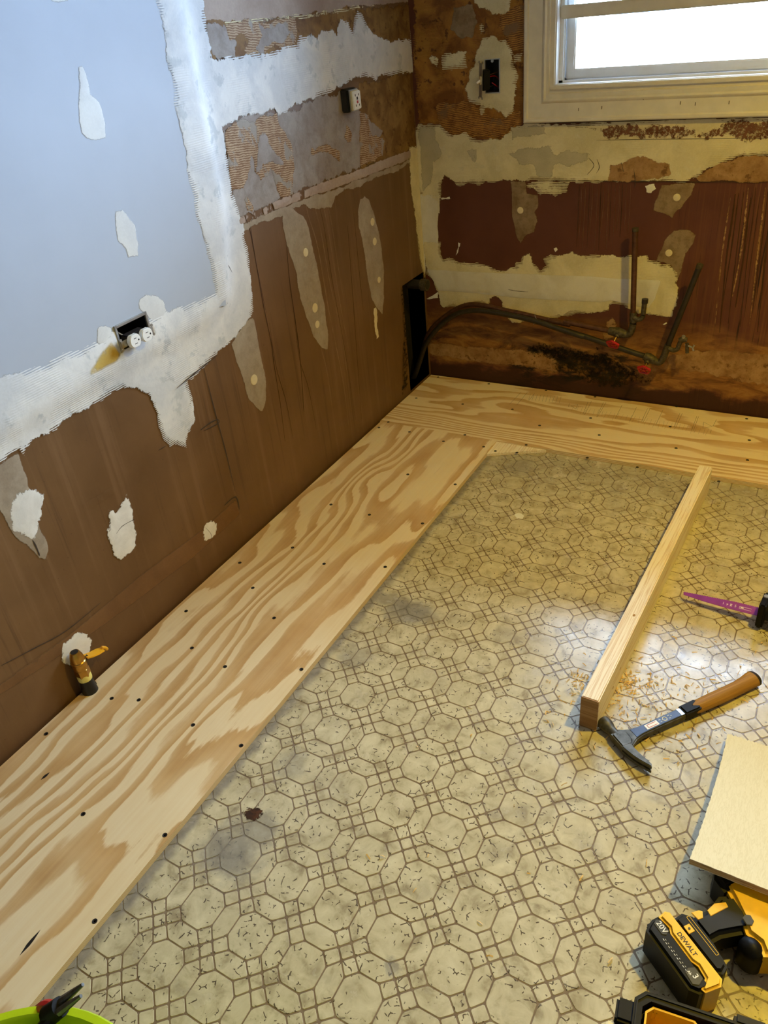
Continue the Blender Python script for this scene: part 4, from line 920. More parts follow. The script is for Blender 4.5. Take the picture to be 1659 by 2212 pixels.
# ------------------------------------------------------------------ low outlet in the new drywall
h = HOLES['left'][0]; yc, zc = (h[0]+h[1])/2, (h[2]+h[3])/2
ou = thing('wall_outlet', (0, yc, zc), 'white duplex outlet hanging from its open box in the new drywall', 'outlet', 'wall electrical boxes')
mb = MB(); d = -0.055; X1 = PANEL+0.002
mb.box(d-0.002, d, h[0], h[1], h[2], h[3])
for a in ((h[0], h[0]+0.0016, h[2], h[3]), (h[1]-0.0016, h[1], h[2], h[3]), (h[0], h[1], h[2], h[2]+0.0016), (h[0], h[1], h[3]-0.0016, h[3])): mb.box(d, X1, *a)
part(mb, 'box', M['black'], ou, False)
mb = MB()
for a in ((h[0]-0.004, h[0]+0.003, h[2]-0.004, h[3]+0.004), (h[1]-0.003, h[1]+0.004, h[2]-0.004, h[3]+0.004), (h[0], h[1], h[3]-0.003, h[3]+0.004)): mb.box(X1-0.004, X1+0.0015, *a, 0.001)
part(mb, 'rim', M['box_steel'], ou)
c = Vector(at_left(301, 729, 0.040))
rb = part(MB().box(c.x-0.030, c.x-0.004, c.y-0.030, c.y+0.030, c.z-0.013, c.z+0.013, 0.004), 'receptacle_body', M['dark_tube'], ou)
mb = MB(); mb.box(c.x-0.006, c.x-0.0045, c.y-0.052, c.y+0.052, c.z-0.008, c.z+0.008, 0.0005)
for s_ in (-1, 1):
    for k in (-1, 1): mb.lathe([(0.0035, 0), (0.0035, 0.0014)], 10, Matrix.Translation((c.x-0.006, c.y+s_*0.051, c.z+k*0.011)) @ Matrix.Rotation(math.pi/2, 4, 'Y'))
part(mb, 'mounting_strap', M['box_steel'], ou)
for s_ in (-1, 1):
    pts = []
    for k in range(24):
        a = 2*math.pi*k/24; yy = 0.0170*math.cos(a); zz = max(-0.0145, min(0.0145, 0.0172*math.sin(a))); pts.append((yy, zz))
    mb = MB(); mb.prism(pts, 0, 0.012, 0.0012)
    fo = part_face = mb.build('receptacle_face', M['device_white'], ou, True, frame((c.x-0.004, c.y+s_*0.0195, c.z), (0, 1, 0), (0, 0, 1)))
    fo.matrix_parent_inverse = Matrix.Translation(-ou.location)
    for k, (dy, dz, w, hh) in enumerate([(-0.006, 0.004, 0.0014, 0.008), (0.006, 0.004, 0.0014, 0.0065)]):
        m2 = MB(); m2.box(c.x+0.0079, c.x+0.0084, c.y+s_*0.0195-0.0045, c.y+s_*0.0195+0.0035, c.z+dy-w/2, c.z+dy+w/2); sub(m2, 'slot', M['dark_slot'], fo, False)
    m2 = MB(); m2.lathe([(0.0022, 0), (0.0022, 0.0004)], 10, Matrix.Translation((c.x+0.0079, c.y+s_*0.0195+0.009, c.z)) @ Matrix.Rotation(math.pi/2, 4, 'Y')); sub(m2, 'slot', M['dark_slot'], fo, False)
for k, (mt, a, b, e) in enumerate([('device_white', (-0.05, yc-0.02, zc+0.012), (-0.012, yc-0.026, zc-0.016), (0.012, yc+0.0, zc-0.012)), ('device_white', (-0.05, yc-0.008, zc+0.016), (-0.004, yc-0.02, zc), (0.014, yc+0.004, zc-0.018)), ('black', (-0.05, yc-0.03, zc-0.01), (0.0, yc-0.034, zc-0.018), (0.016, yc-0.006, zc-0.022)), ('red', (-0.05, yc+0.004, zc+0.018), (-0.02, yc-0.004, zc+0.014), (-0.03, yc-0.016, zc+0.008))]):
    part(MB().tube(smooth_path([a, b, e], 6), 0.0017, 7), 'wire', M[mt], ou)

# ------------------------------------------------------------------ outlet pulled out of the wall near the corner
c = Vector(at_back(772, 216, -0.462))
gf = thing('wall_outlet', (0, c.y, c.z), 'square white outlet on a black box standing out from the wall', 'outlet', 'wall electrical boxes')
print('gfci', c)
part(MB().box(0.0005, c.x*0.62, c.y-0.030, c.y+0.030, c.z-0.031, c.z+0.033, 0.004), 'box', M['black'], gf)
part(MB().box(c.x*0.45, c.x-0.012, c.y-0.021, c.y+0.021, c.z-0.026, c.z+0.026, 0.003), 'receptacle_body', M['tool_black'], gf)
part(MB().box(c.x-0.013, c.x-0.0115, c.y-0.026, c.y+0.026, c.z-0.030, c.z+0.030, 0.0005), 'mounting_strap', M['box_steel'], gf)
part(MB().box(c.x-0.0115, c.x-0.005, c.y-0.0225, c.y+0.0225, c.z-0.027, c.z+0.027, 0.002), 'bezel', M['ivory'], gf)
fo = part(MB().box(c.x-0.006, c.x, c.y-0.0225, c.y+0.0225, c.z-0.025, c.z+0.025, 0.002), 'receptacle_face', M['device_white'], gf)
for dy, dz, wy, wz, mt in [(0, 0.005, 0.004, 0.004, 'dark_slot'), (0, -0.005, 0.004, 0.004, 'red'), (-0.010, 0.014, 0.0015, 0.003, 'dark_slot'), (0.010, 0.014, 0.0015, 0.003, 'dark_slot'), (-0.010, -0.014, 0.0015, 0.003, 'dark_slot'), (0.010, -0.014, 0.0015, 0.003, 'dark_slot')]:
    m2 = MB(); m2.box(c.x-0.0005, c.x+0.0006, c.y+dy-wy, c.y+dy+wy, c.z+dz-wz, c.z+dz+wz); o = m2.build('button' if wy > 0.002 else 'slot', M[mt], fo); o.matrix_parent_inverse = fo.matrix_parent_inverse.inverted() @ fo.matrix_parent_inverse

# ------------------------------------------------------------------ switch hanging from its box on the back wall
h = HOLES['back'][0]
sw = thing('light_switch', ((h[0]+h[1])/2, 0, h[2]), 'toggle switch pulled out of its open steel box left of the window', 'switch', 'wall electrical boxes')
mb = MB(); d = 0.062
mb.box(h[0], h[1], d, d+0.002, h[2], h[3])
for a in ((h[0], h[0]+0.0016, h[2], h[3]), (h[1]-0.0016, h[1], h[2], h[3]), (h[0], h[1], h[2], h[2]+0.0016), (h[0], h[1], h[3]-0.0016, h[3])): mb.box(a[0], a[1], -0.0005, d, a[2], a[3])
part(mb, 'box', M['dark_tube'], sw, False)
mb = MB()
for a in ((h[0]-0.001, h[0]+0.0015, h[2], h[3]), (h[1]-0.002, h[1]+0.0015, h[2]-0.002, h[3]+0.002), (h[0], h[1], h[3]-0.0015, h[3]+0.0015), (h[0], h[1], h[2]-0.002, h[2]+0.001)): mb.box(a[0], a[1], -0.0045, 0.004, a[2], a[3])
mb.lathe([(0.005, 0), (0.005, 0.002)], 10, Matrix.Translation(((h[0]+h[1])/2, -0.001, h[3]-0.005)) @ Matrix.Rotation(math.pi/2, 4, 'X'))
part(mb, 'rim', M['box_steel'], sw)
ct = Vector(at_back(1038, 174, -0.045)); th = math.radians(-38); ti = math.radians(4)
F = Matrix.Translation(ct) @ Matrix.Rotation(th, 4, 'Z') @ Matrix.Rotation(ti, 4, 'Y')
mb = MB(); mb.box(-0.010, 0.010, 0.0, 0.0016, -0.050, 0.050, 0.0005)
for s_ in (-1, 1):
    for k in (-1, 1): mb.lathe([(0.004, 0), (0.004, 0.0016)], 10, Matrix.Translation((k*0.011, 0.0016, s_*0.052)) @ Matrix.Rotation(math.pi/2, 4, 'X'))
def fpart(mb, name, mat, root, F):
    o = mb.build(name, mat, root, True, F); o.matrix_parent_inverse = Matrix.Translation(-root.location); return o
fpart(mb, 'mounting_strap', M['box_steel'], sw, F)
fpart(MB().box(-0.013, 0.013, 0.0016, 0.030, -0.030, 0.030, 0.003), 'switch_body', M['tool_black'], sw, F)
fpart(MB().box(-0.0055, 0.0055, -0.003, 0.002, -0.012, 0.012, 0.001), 'toggle_collar', M['ivory'], sw, F)
fpart(MB().tube([(0, 0, 0), (-0.001, -0.014, -0.007)], [0.0042, 0.0034], 10), 'toggle', M['device_white'], sw, F)
for mt, a, b, e in [('red', (0.305, 0.05, 1.10), (0.300, 0.012, 1.118), (0.276, -0.028, 1.115)), ('copper', (0.310, 0.05, 1.13), (0.306, 0.01, 1.128), (0.285, -0.022, 1.122)), ('red', (0.300, 0.05, 1.078), (0.308, 0.01, 1.088), (0.295, 0.0, 1.100)), ('black', (0.29, 0.05, 1.11), (0.296, 0.0, 1.09), (0.272, -0.022, 1.096))]:
    part(MB().tube(smooth_path([a, b, e], 6), 0.0016, 7), 'wire', M[mt], sw)

# ------------------------------------------------------------------ water pipes in front of the back wall
def wp(L, src, y): return [Vector(at_back(src[0]+x/src[2], src[1]+yy/src[2], y)) for x, yy in L]
def valve(root, c, hpx, handle_mat):
    """stop valve: body along the pipe, bonnet towards the viewer and a red wheel"""
    hd = Vector(hpx); ax = (hd-c).normalized()
    part(MB().tube([c-ax*0.004, c+ax*0.012, c+ax*0.020], [0.011, 0.011, 0.008], 12), 'bonnet', M['verdigris'], root)
    part(MB().tube([c+ax*0.018, hd], 0.0035, 8), 'stem', M['brass'], root)
    a = ax.orthogonal().normalized(); b = ax.cross(a); mb = MB(); R0 = 0.020; n = 20
    rim = [hd+(a*math.cos(2*math.pi*k/n)+b*math.sin(2*math.pi*k/n))*R0*(1+0.10*math.cos(5*2*math.pi*k/n)) for k in range(n+1)]
    mb.tube(rim, 0.0042, 8, False)
    for k in range(5): q = 2*math.pi*k/5; mb.tube([hd, hd+(a*math.cos(q)+b*math.sin(q))*R0], 0.0028, 6)
    mb.tube([hd-ax*0.003, hd+ax*0.004], 0.006, 10)
    part(mb, 'handle', handle_mat, root, label='red wheel handle')
p0 = wp([(75, 1420), (110, 1370), (150, 1280), (200, 1130), (240, 1000), (300, 915), (400, 830), (500, 770), (600, 745), (700, 755), (850, 790), (1000, 820), (1200, 868), (1400, 908)], B7, -0.045)+wp([(0, 885), (200, 925), (390, 962)], B8, -0.045)
w1 = thing('water_pipe', (p0[-1].x, 0, 0.2), 'copper water pipe with red valve and tall plumb riser before the taped strip', 'pipe', 'water pipes along the back wall')
part(MB().tube(smooth_path(p0, 5), 0.0098, 12), 'pipe', M['copper'], w1)
va = wp([(440, 972)], B8, -0.045)[0]
part(MB().tube([p0[-1]-Vector((0.012, 0, 0)), va, wp([(505, 992)], B8, -0.045)[0]], [0.0135, 0.018, 0.0135], 12), 'valve_body', M['verdigris'], w1)
valve(w1, va, wp([(395, 1072)], B8, -0.085)[0], M['red'])
part(MB().tube(smooth_path(wp([(490, 988), (525, 985), (548, 950), (562, 890), (560, 840)], B8, -0.045), 5), 0.0122, 12), 'elbow', M['verdigris'], w1)
r0, r1 = wp([(560, 810)], B8, -0.045)[0], wp([(578, 150)], B8, -0.045)[0]
part(MB().tube([r0, r1], 0.0096, 12), 'riser', M['copper'], w1)
part(MB().tube([r1, wp([(579, 122)], B8, -0.045)[0]], 0.0108, 12), 'riser_cap', M['verdigris'], w1)
part(MB().tube([wp([(558, 880)], B8, -0.045)[0], r0], 0.0122, 12), 'tee', M['verdigris'], w1)
part(MB().tube(smooth_path(wp([(562, 850), (600, 868), (635, 850), (645, 800), (655, 720)], B8, -0.05), 5), 0.0086, 10), 'branch', M['verdigris'], w1)
part(MB().tube(wp([(655, 735), (658, 700)], B8, -0.05), 0.0108, 12), 'branch_cap', M['dark_tube'], w1)

p1 = wp([(70, 1430), (130, 1340), (180, 1200), (230, 1060), (330, 930), (430, 848), (530, 805), (650, 795), (800, 812), (1000, 852), (1150, 890), (1300, 940), (1500, 1005)], B7, -0.068)+wp([(0, 955), (150, 1000), (300, 1050), (450, 1100), (600, 1150), (650, 1163)], B8, -0.055)
w2 = thing('water_pipe', (p1[-1].x, 0, 0.15), 'dark water pipe with red valve and leaning riser beyond the taped strip', 'pipe', 'water pipes along the back wall')
part(MB().tube(smooth_path(p1, 5), 0.0098, 12), 'pipe', M['green_pipe'], w2)
va = wp([(685, 1180)], B8, -0.055)[0]
part(MB().tube([p1[-1], va, wp([(740, 1205)], B8, -0.055)[0]], [0.0135, 0.018, 0.0135], 12), 'valve_body', M['verdigris'], w2)
valve(w2, va+Vector((0, 0, -0.004)), wp([(648, 1278)], B8, -0.095)[0], M['red'])
part(MB().tube(smooth_path(wp([(730, 1203), (775, 1215), (805, 1180), (825, 1130), (845, 1075)], B8, -0.055), 5), 0.0120, 12), 'elbow', M['verdigris'], w2)
r0, r1 = wp([(845, 1075)], B8, -0.055)[0], wp([(1095, 450)], B8, -0.075)[0]
part(MB().tube([r0, r1], 0.0098, 12), 'riser', M['dark_tube'], w2)
part(MB().tube([r1, wp([(1108, 418)], B8, -0.076)[0]], 0.0108, 12), 'riser_cap', M['verdigris'], w2)
part(MB().tube(smooth_path(wp([(848, 1100), (880, 1118), (920, 1108), (940, 1060), (965, 1030)], B8, -0.06), 5), 0.0080, 10), 'branch', M['verdigris'], w2)
v2 = wp([(965, 1030)], B8, -0.06)[0]
part(MB().tube([v2+Vector((-0.012, 0, -0.004)), v2, v2+Vector((0.014, 0, 0.0))], [0.008, 0.011, 0.008], 12), 'angle_stop', M['verdigris'], w2)
part(MB().tube([v2, v2+Vector((0.002, -0.004, 0.014))], [0.007, 0.006], 10), 'stop_bonnet', M['box_steel'], w2)
part(MB().tube(wp([(1000, 1060), (1000, 1140)], B8, -0.065), 0.006, 10), 'outlet_nut', M['verdigris'], w2)
mb = MB(); q = wp([(1045, 1098)], B8, -0.07)[0]; mb.tube([wp([(985, 1070)], B8, -0.065)[0], q], 0.003, 8)
for dz in (-1, 1): mb.tube([q, q+Vector((0.004, 0, dz*0.010))], 0.0034, 8)
part(mb, 'stop_handle', M['box_steel'], w2)
# tie of thin wire around both pipes
o = part(MB().tube([Vector(at_back(860+x/3.77, 460+y/3.77, -0.068)) for x, y in [(1120, 800), (1112, 830), (1128, 870), (1120, 900), (1100, 905)]], 0.0008, 6), 'wire_tie', M['box_steel'], w2)

# ------------------------------------------------------------------ brass gas valve by the left wall
b = at_floor(186, 1491, PLY); gx, gy = 0.0225, b[1]+0.004
gv = thing('gas_valve', (gx, gy, PLY), 'brass gas shutoff valve with yellow lever standing by the left wall', 'valve'); gv.scale = (1, 1, 0.93)
MB().lathe([(0.0195, 0), (0.0185, 0.012), (0.0165, 0.030), (0.0160, 0.052)], 20).build('black_pipe', M['black'], gv, True)
MB().lathe([(0.0168, 0.044), (0.0172, 0.048), (0.0172, 0.058), (0.0162, 0.062)], 20).build('thread_tape', M['pipe_tape'], gv, True)
MB().lathe([(0.0175, 0.058), (0.0180, 0.060), (0.0180, 0.080), (0.0150, 0.083)], 6).build('hex_nut', M['brass'], gv)
MB().lathe([(0.0150, 0.078), (0.0175, 0.084), (0.0180, 0.094), (0.0165, 0.100), (0.0185, 0.103), (0.0185, 0.107), (0.0160, 0.110)], 24).build('valve_body', M['brass'], gv, True)
MB().lathe([(0.0165, 0.108), (0.0168, 0.116), (0.0150, 0.126), (0.0112, 0.137), (0.0095, 0.138)], 24).build('flare_end', M['brass'], gv, True)
MB().lathe([(0.0094, 0.1381), (0.0070, 0.1384)], 20).build('bore', M['dark_slot'], gv)
MB().tube([(0.002, 0.012, 0.098), (0.004, 0.026, 0.100)], 0.0062, 10).build('stem', M['dark_tube'], gv, True)
mb = MB()
lp = [(-0.012, 0.022), (0.012, 0.020), (0.016, 0.034), (0.016, 0.050), (0.012, 0.068), (-0.008, 0.074), (-0.012, 0.060), (-0.010, 0.040)]
mb.prism([(p[1], p[0]) for p in lp], 0.0, 0.0042, 0.001, Matrix.Translation((0, 0, 0.112)) @ frame((0, 0, 0), (0.10, 0.93, -0.30), (1, 0.1, 0.0)))
mb.tube(smooth_path([(0.006, 0.066, 0.094), (0.008, 0.073, 0.088), (0.007, 0.077, 0.078)], 4), 0.0045, 8)
mb.build('lever', M['yellow_lever'], gv, True)
# ragged dark hole that the pipe comes through
pts = [(590, 1300), (660, 1330), (760, 1360), (850, 1385), (950, 1375), (1010, 1330), (1050, 1250), (990, 1200), (900, 1160), (800, 1100), (640, 1150), (560, 1240)]
patch('pipe_hole', 'floor', ply1, [(100+x/9.217, 1350+y/9.217) for x, y in pts], M['dark_slot'], PLY+0.0003, 0.0002, 0.002, 0.2, minlen=0.003, cut=False)

# ------------------------------------------------------------------ length of lumber lying on edge
a = Vector(at_floor(1251, 1566.6)); b2 = Vector(at_floor(1288.5, 1577.7)); fa = Vector(at_floor(1511, 1004, 0.089))
dl = Vector((fa.x-a.x, fa.y-a.y, 0)); Ln = dl.length; ang = math.atan2(-dl.x, dl.y)
lu = empty('lumber_stud', (a.x, a.y, 0.0003), ang); tag(lu, 'long pale lumber stud lying on its edge across the vinyl', 'lumber')
print('stud', Ln, ang)
MB().box(0, 0.038, 0.0015, Ln, 0, 0.089, 0.0025, seg=2).build('stud', M['pine'], lu, True)
MB().prism([(0.002, 0.0), (0.036, 0.0), (0.038, 0.002), (0.038, 0.087), (0.036, 0.089), (0.002, 0.089), (0, 0.087), (0, 0.002)], -0.0016, 0.0, 0, frame((0, 0, 0), (1, 0, 0), (0, 0, 1))).build('end_grain', M['pine_end'], lu)
for kx, ky, kz, top in [(0.024, 0.30, 0.089, 1), (0.038, 0.16, 0.045, 0), (0.038, 0.11, 0.03, 0)]:
    mb = MB(); mb.lathe([(0.0030, 0), (0.002, 0.0003), (0.0005, 0.0004)], 10, (Matrix.Translation((kx, ky, kz)) if top else Matrix.Translation((kx, ky, kz)) @ Matrix.Rotation(math.pi/2, 4, 'Y')) @ Matrix.Diagonal((1, 1.7, 1, 1)))
    mb.build('knot', M['leather'], lu)

# ------------------------------------------------------------------ hammer
O = Vector(at_floor(1342, 1603, 0.014)); B = Vector(at_floor(1637, 1468, 0.014)); dx = (B-O); dx.z = 0; HL = dx.length
hm = empty('hammer', (O.x, O.y, 0.0003), math.atan2(dx.y, dx.x)); tag(hm, 'claw hammer with blue steel shank and tan grip beside the stud', 'hammer')
print('hammer', HL)
zc = 0.0155
mb = MB()
RX90 = Matrix.Translation((0, 0, zc)) @ Matrix.Rotation(-math.pi/2, 4, 'X')
mb.lathe([(0.0120, 0.012), (0.0108, 0.026), (0.0108, 0.034), (0.0140, 0.044), (0.0150, 0.049), (0.0150, 0.061), (0.0138, 0.0635)], 20, RX90)
mb.prism([(-0.013, -0.020), (0.010, -0.022), (0.018, -0.012), (0.020, 0.008), (0.013, 0.020), (-0.012, 0.020)], zc-0.0115, zc+0.0115, 0.003)
mb.build('head', M['hammer_steel'], hm, True)
for s_ in (-1, 1):
    mb = MB(); n = 9; outer = []; inner = []
    for k in range(n):
        t = k/(n-1); y = -0.016-0.070*t; xo = -0.013+0.004*t+0.016*t*t; w = 0.023*(1-t)**0.7*0.75+0.0045
        outer.append((xo, y)); inner.append((xo+w, y+0.006*t))
    z0, z1 = (zc+0.0012, zc+0.0110) if s_ > 0 else (zc-0.0110, zc-0.0012)
    mb.prism(outer+inner[::-1], z0, z1, 0.0015, Matrix.Identity(4)); mb.build('claw', M['hammer_steel'], hm, True)
half = [(0.008, 0.026), (0.018, 0.020), (0.030, 0.0145), (0.048, 0.0118), (0.080, 0.0112), (0.120, 0.0112), (0.165, 0.0118)]
mb = MB(); mb.prism([(x, -w) for x, w in half]+[(x, w) for x, w in half[::-1]], zc-0.0085, zc+0.0085, 0.0025); mb.build('shank', M['hammer_steel'], hm, True)
mb = MB(); hb = [(x, w-0.0030) for x, w in half if x > 0.02]; mb.prism([(x, -w) for x, w in hb]+[(x, w) for x, w in hb[::-1]], zc+0.0078, zc+0.0092, 0.0004)
pb = mb.build('blue_panel', M['blue'], hm)
mb = MB(); mb.box(0.150, 0.158, -0.0092, 0.0092, zc+0.0090, zc+0.0097); mb.build('silver_band', M['box_steel'], hm)
mb = MB(); mb.box(0.062, 0.094, -0.0062, 0.0062, zc+0.0091, zc+0.0096, 0.0002)
lb = mb.build('label', M['label_white'], hm, False)
mb = MB()
for x0, x1, y0, y1 in [(0.067, 0.090, 0.0030, 0.0042), (0.067, 0.090, -0.0042, -0.0030), (0.067, 0.0682, -0.0042, 0.0042)]: mb.box(x0, x1, y0, y1, zc+0.0095, zc+0.0099)
mb.build('label_print', M['red'], lb)
mb = MB()
n = 16
for r_, x in ((0.0048, 0.112),):
    mb.tube([Vector((x+r_*math.cos(2*math.pi*k/n), r_*math.sin(2*math.pi*k/n), zc+0.0094)) for k in range(n+1)], 0.0009, 6, False)
for x, y, l in [(0.098, 0.003, 0.005), (0.099, -0.003, 0.004), (0.104, 0.0, 0.003), (0.122, 0.004, 0.004), (0.122, -0.003, 0.003), (0.128, 0.001, 0.003)]: mb.box(x, x+l, y-0.0006, y+0.0006, zc+0.0091, zc+0.0096)
tag(mb.build('emblem', M['label_white'], hm), kind='stuff')
mb = MB(); mb.prism([(0.160, -0.0125), (0.200, -0.0135), (0.203, -0.006), (0.192, 0.000), (0.206, 0.006), (0.200, 0.0135), (0.160, 0.0125)], zc-0.0125, zc+0.0128, 0.003); mb.build('collar', M['tool_black'], hm, True)
def ell(prof, n=22):
    """elliptical sections along x: (x, half width, half height, shift y)"""
    bm = bmesh.new(); rings = []
    for x, w, hh, sy in prof: rings.append([bm.verts.new((x, sy+w*math.cos(2*math.pi*k/n), zc+hh*math.sin(2*math.pi*k/n))) for k in range(n)])
    for i in range(len(rings)-1):
        for k in range(n): bm.faces.new((rings[i][k], rings[i][(k+1) % n], rings[i+1][(k+1) % n], rings[i+1][k]))
    bm.faces.new(rings[0][::-1]); bm.faces.new(rings[-1]); m_ = MB(); m_.add(bm); return m_
E0 = HL-0.004
ell([(0.188, 0.0132, 0.0125, 0), (0.200, 0.0150, 0.0135, 0), (0.235, 0.0160, 0.0140, 0), (0.275, 0.0162, 0.0142, 0), (0.315, 0.0160, 0.0145, 0.001), (0.340, 0.0170, 0.0150, 0.003), (E0-0.012, 0.0195, 0.0152, 0.005), (E0-0.004, 0.0195, 0.0150, 0.005)]).build('grip', M['leather'], hm, True)
ell([(E0-0.005, 0.0198, 0.0153, 0.005), (E0, 0.0195, 0.0150, 0.005), (E0+0.004, 0.0160, 0.0120, 0.005)]).build('end_cap', M['dark_tube'], hm, True)

# ------------------------------------------------------------------ reciprocating saw, only its blade and nose in the frame
tp = Vector(at_floor(1476, 1279, 0.026)); rt_ = Vector(at_floor(1642, 1328, 0.026)); dv = rt_-tp; BL = dv.length
sa = empty('reciprocating_saw', (tp.x, tp.y, 0.0), math.atan2(dv.y, dv.x)); tag(sa, 'purple saw blade in the black nose of a reciprocating saw', 'saw')
mb = MB(); top = []; nT = 46; hw0, hw1 = 0.0035, 0.0105
for k in range(nT*2+1):
    t = k/(nT*2); w = hw0+(hw1-hw0)*min(1, t*1.5); top.append((BL*t, w+(0.0016 if k % 2 else 0.0)))
bot = [(BL, -hw1), (BL*0.6, -hw1), (BL*0.3, -hw1*0.75), (0.002, -hw0)]
TI = Matrix.Translation((0, 0, 0.022)) @ Matrix.Rotation(math.radians(-3.5), 4, 'Y') @ Matrix.Rotation(math.radians(30), 4, 'X')
mb.prism(top+bot, -0.0008, 0.0008, 0, TI); bl = mb.build('blade', M['purple'], sa)
mb = MB()
for x, y, w, h2 in [(0.098, 0, 0.001, 0.006), (0.106, 0, 0.004, 0.002), (0.107, -0.002, 0.001, 0.004), (0.115, 0.002, 0.004, 0.002), (0.115, -0.002, 0.004, 0.002), (0.1145, 0, 0.001, 0.007)]: mb.box(x, x+w, y-h2/2, y+h2/2, 0.0009, 0.0011, 0, TI)
for x0, x1, y0, y1 in [(0.136, 0.164, 0.0020, 0.0028), (0.136, 0.164, -0.0036, -0.0028), (0.136, 0.1368, -0.0036, 0.0028), (0.139, 0.146, -0.0016, 0.0012)]: mb.box(x0, x1, y0, y1, 0.0009, 0.0011, 0, TI)
tag(mb.build('blade_print', M['label_white'], bl), kind='stuff')
text_obj('blade_number', '5', 0.010, M['label_white'], bl, TI @ Matrix.Translation((0.127, 0, 0.0009)))
mb = MB(); mb.box(BL-0.004, BL+0.012, -0.030, 0.030, 0.006, 0.078, 0.004); mb.build('shoe', M['tool_black'], sa, True)
mb = MB(); mb.tube([(BL+0.010, 0, 0.040), (BL+0.06, 0, 0.042), (BL+0.10, 0, 0.045)], [0.020, 0.026, 0.034], 16); mb.build('nose', M['tool_navy'], sa, True)
mb = MB(); mb.lathe([(0.006, 0), (0.006, 0.003)], 12, Matrix.Translation((BL+0.004, 0.008, 0.078))); mb.build('shoe_bolt', M['box_steel'], sa, True)
ell2 = [(BL+0.09, 0.034, 0.032), (BL+0.14, 0.040, 0.036), (BL+0.24, 0.042, 0.038), (BL+0.30, 0.038, 0.036)]
bm = bmesh.new(); rings = [[bm.verts.new((x, w*math.cos(2*math.pi*k/20), 0.044+hh*math.sin(2*math.pi*k/20))) for k in range(20)] for x, w, hh in ell2]
for i in range(3):
    for k in range(20): bm.faces.new((rings[i][k], rings[i][(k+1) % 20], rings[i+1][(k+1) % 20], rings[i+1][k]))
bm.faces.new(rings[0][::-1]); bm.faces.new(rings[-1]); mb = MB(); mb.add(bm); mb.build('gear_housing', M['tool_yellow'], sa, True)
mb = MB(); mb.tube([(BL+0.29, 0, 0.044), (BL+0.40, -0.02, 0.044)], [0.034, 0.026], 16); mb.build('handle', M['tool_black'], sa, True)

# ------------------------------------------------------------------ plywood offcut resting on the drill
A = Vector(at_floor(1532, 1573, 0.022)); Bq = Vector(at_floor(1490, 1855, 0.094)); Cq = Vector(at_floor(1659, 1613, 0.024))
ey = (A-Bq); OL = ey.length; Fm = frame(Bq, (Cq-A), ey)
of = empty('plywood_offcut', (Bq.x, Bq.y, 0)); tag(of, 'pale plywood offcut with torn top edge propped on the drill', 'plywood piece')
rr = random.Random(5); poly = []
nE = 60; OWd = 0.40
for k in range(nE+1): poly.append((OWd*k/nE*0.999, rr.uniform(-0.0004, 0.0004)))
for k in range(1, nE+1): poly.append((OWd+rr.uniform(-0.0006, 0.0006), OL*k/nE))
for k in range(1, 4*nE+1): poly.append((OWd*(1-k/(4*nE)), OL+rr.uniform(-0.0028, 0.0022)))
for k in range(1, nE): poly.append((rr.uniform(-0.0008, 0.0008)+0.004*math.sin(3.1*k/nE), OL*(1-k/nE)))
def opart(z0, z1, name, mat):
    mb = MB(); mb.prism(poly, z0, z1, 0, Fm); o = mb.build(name, mat, of); o.matrix_parent_inverse = Matrix.Translation(-of.location); return o
opart(-0.0012, 0.0, 'face_veneer', M['offcut']); opart(-0.0108, -0.0012, 'core', M['ply_edge']); opart(-0.012, -0.0108, 'back_veneer', M['offcut'])

# ------------------------------------------------------------------ cordless drill lying on its side
DX = Vector((0.78, -0.626, 0)).normalized()
dr = empty('cordless_drill', (1.352, -2.012, 0.0003), math.atan2(DX.y, DX.x)); tag(dr, 'yellow and black cordless drill lying on its side by the toolbox', 'drill')
bt = MB().prism([(0.004, 0.010), (0.010, 0.0), (0.110, 0.0), (0.122, 0.010), (0.124, 0.034), (0.0, 0.034), (0.0, 0.020)], 0.001, 0.074, 0.006, seg=3).build('battery', M['tool_black'], dr, True)
MB().prism([(0.002, 0.031), (0.024, 0.0345), (0.032, 0.030), (0.080, 0.030), (0.090, 0.0345), (0.108, 0.032), (0.118, 0.016), (0.125, 0.018), (0.128, 0.045), (0.120, 0.054), (0.004, 0.052), (-0.001, 0.046)], 0.000, 0.0755, 0.004, seg=3).build('battery_shell', M['tool_yellow'], dr, True)
for k in range(7): MB().box(-0.0012, 0.0025, 0.012, 0.030, 0.014+k*0.007, 0.017+k*0.007, 0.0006).build('cooling_rib', M['tool_black'], bt)
MB().prism([(0.009, 0.016), (0.028, 0.016), (0.032, 0.022), (0.028, 0.030), (0.009, 0.030), (0.005, 0.023)], 0.0735, 0.0750, 0.0004).build('badge', M['black'], bt)
text_obj('battery_print', '20V', 0.0125, M['label_white'], bt, Matrix.Translation((0.019, 0.0232, 0.0752)), True)
MB().prism([(0.090, 0.010), (0.108, 0.008), (0.113, 0.016), (0.108, 0.028), (0.090, 0.028), (0.086, 0.018)], 0.0735, 0.0750, 0.0004).build('badge', M['black'], bt)
text_obj('battery_print', '3', 0.013, M['label_white'], bt, Matrix.Translation((0.101, 0.0195, 0.0752)), True)
text_obj('battery_print', 'Ah', 0.006, M['label_white'], bt, Matrix.Translation((0.093, 0.0150, 0.0752)), True)
text_obj('maker_name', 'DEWALT', 0.0100, M['dark_slot'], dr, Matrix.Translation((0.057, 0.0405, 0.0758)), True)
mb = MB()
for k in range(9): mb.box(0.034+k*0.0065, 0.0375+k*0.0065, 0.013, 0.0138, 0.0738, 0.0742); mb.box(0.036+k*0.0065, 0.0385+k*0.0065, 0.016, 0.0166, 0.0738, 0.0742)
tag(mb.build('fine_print', M['label_white'], bt), kind='stuff')
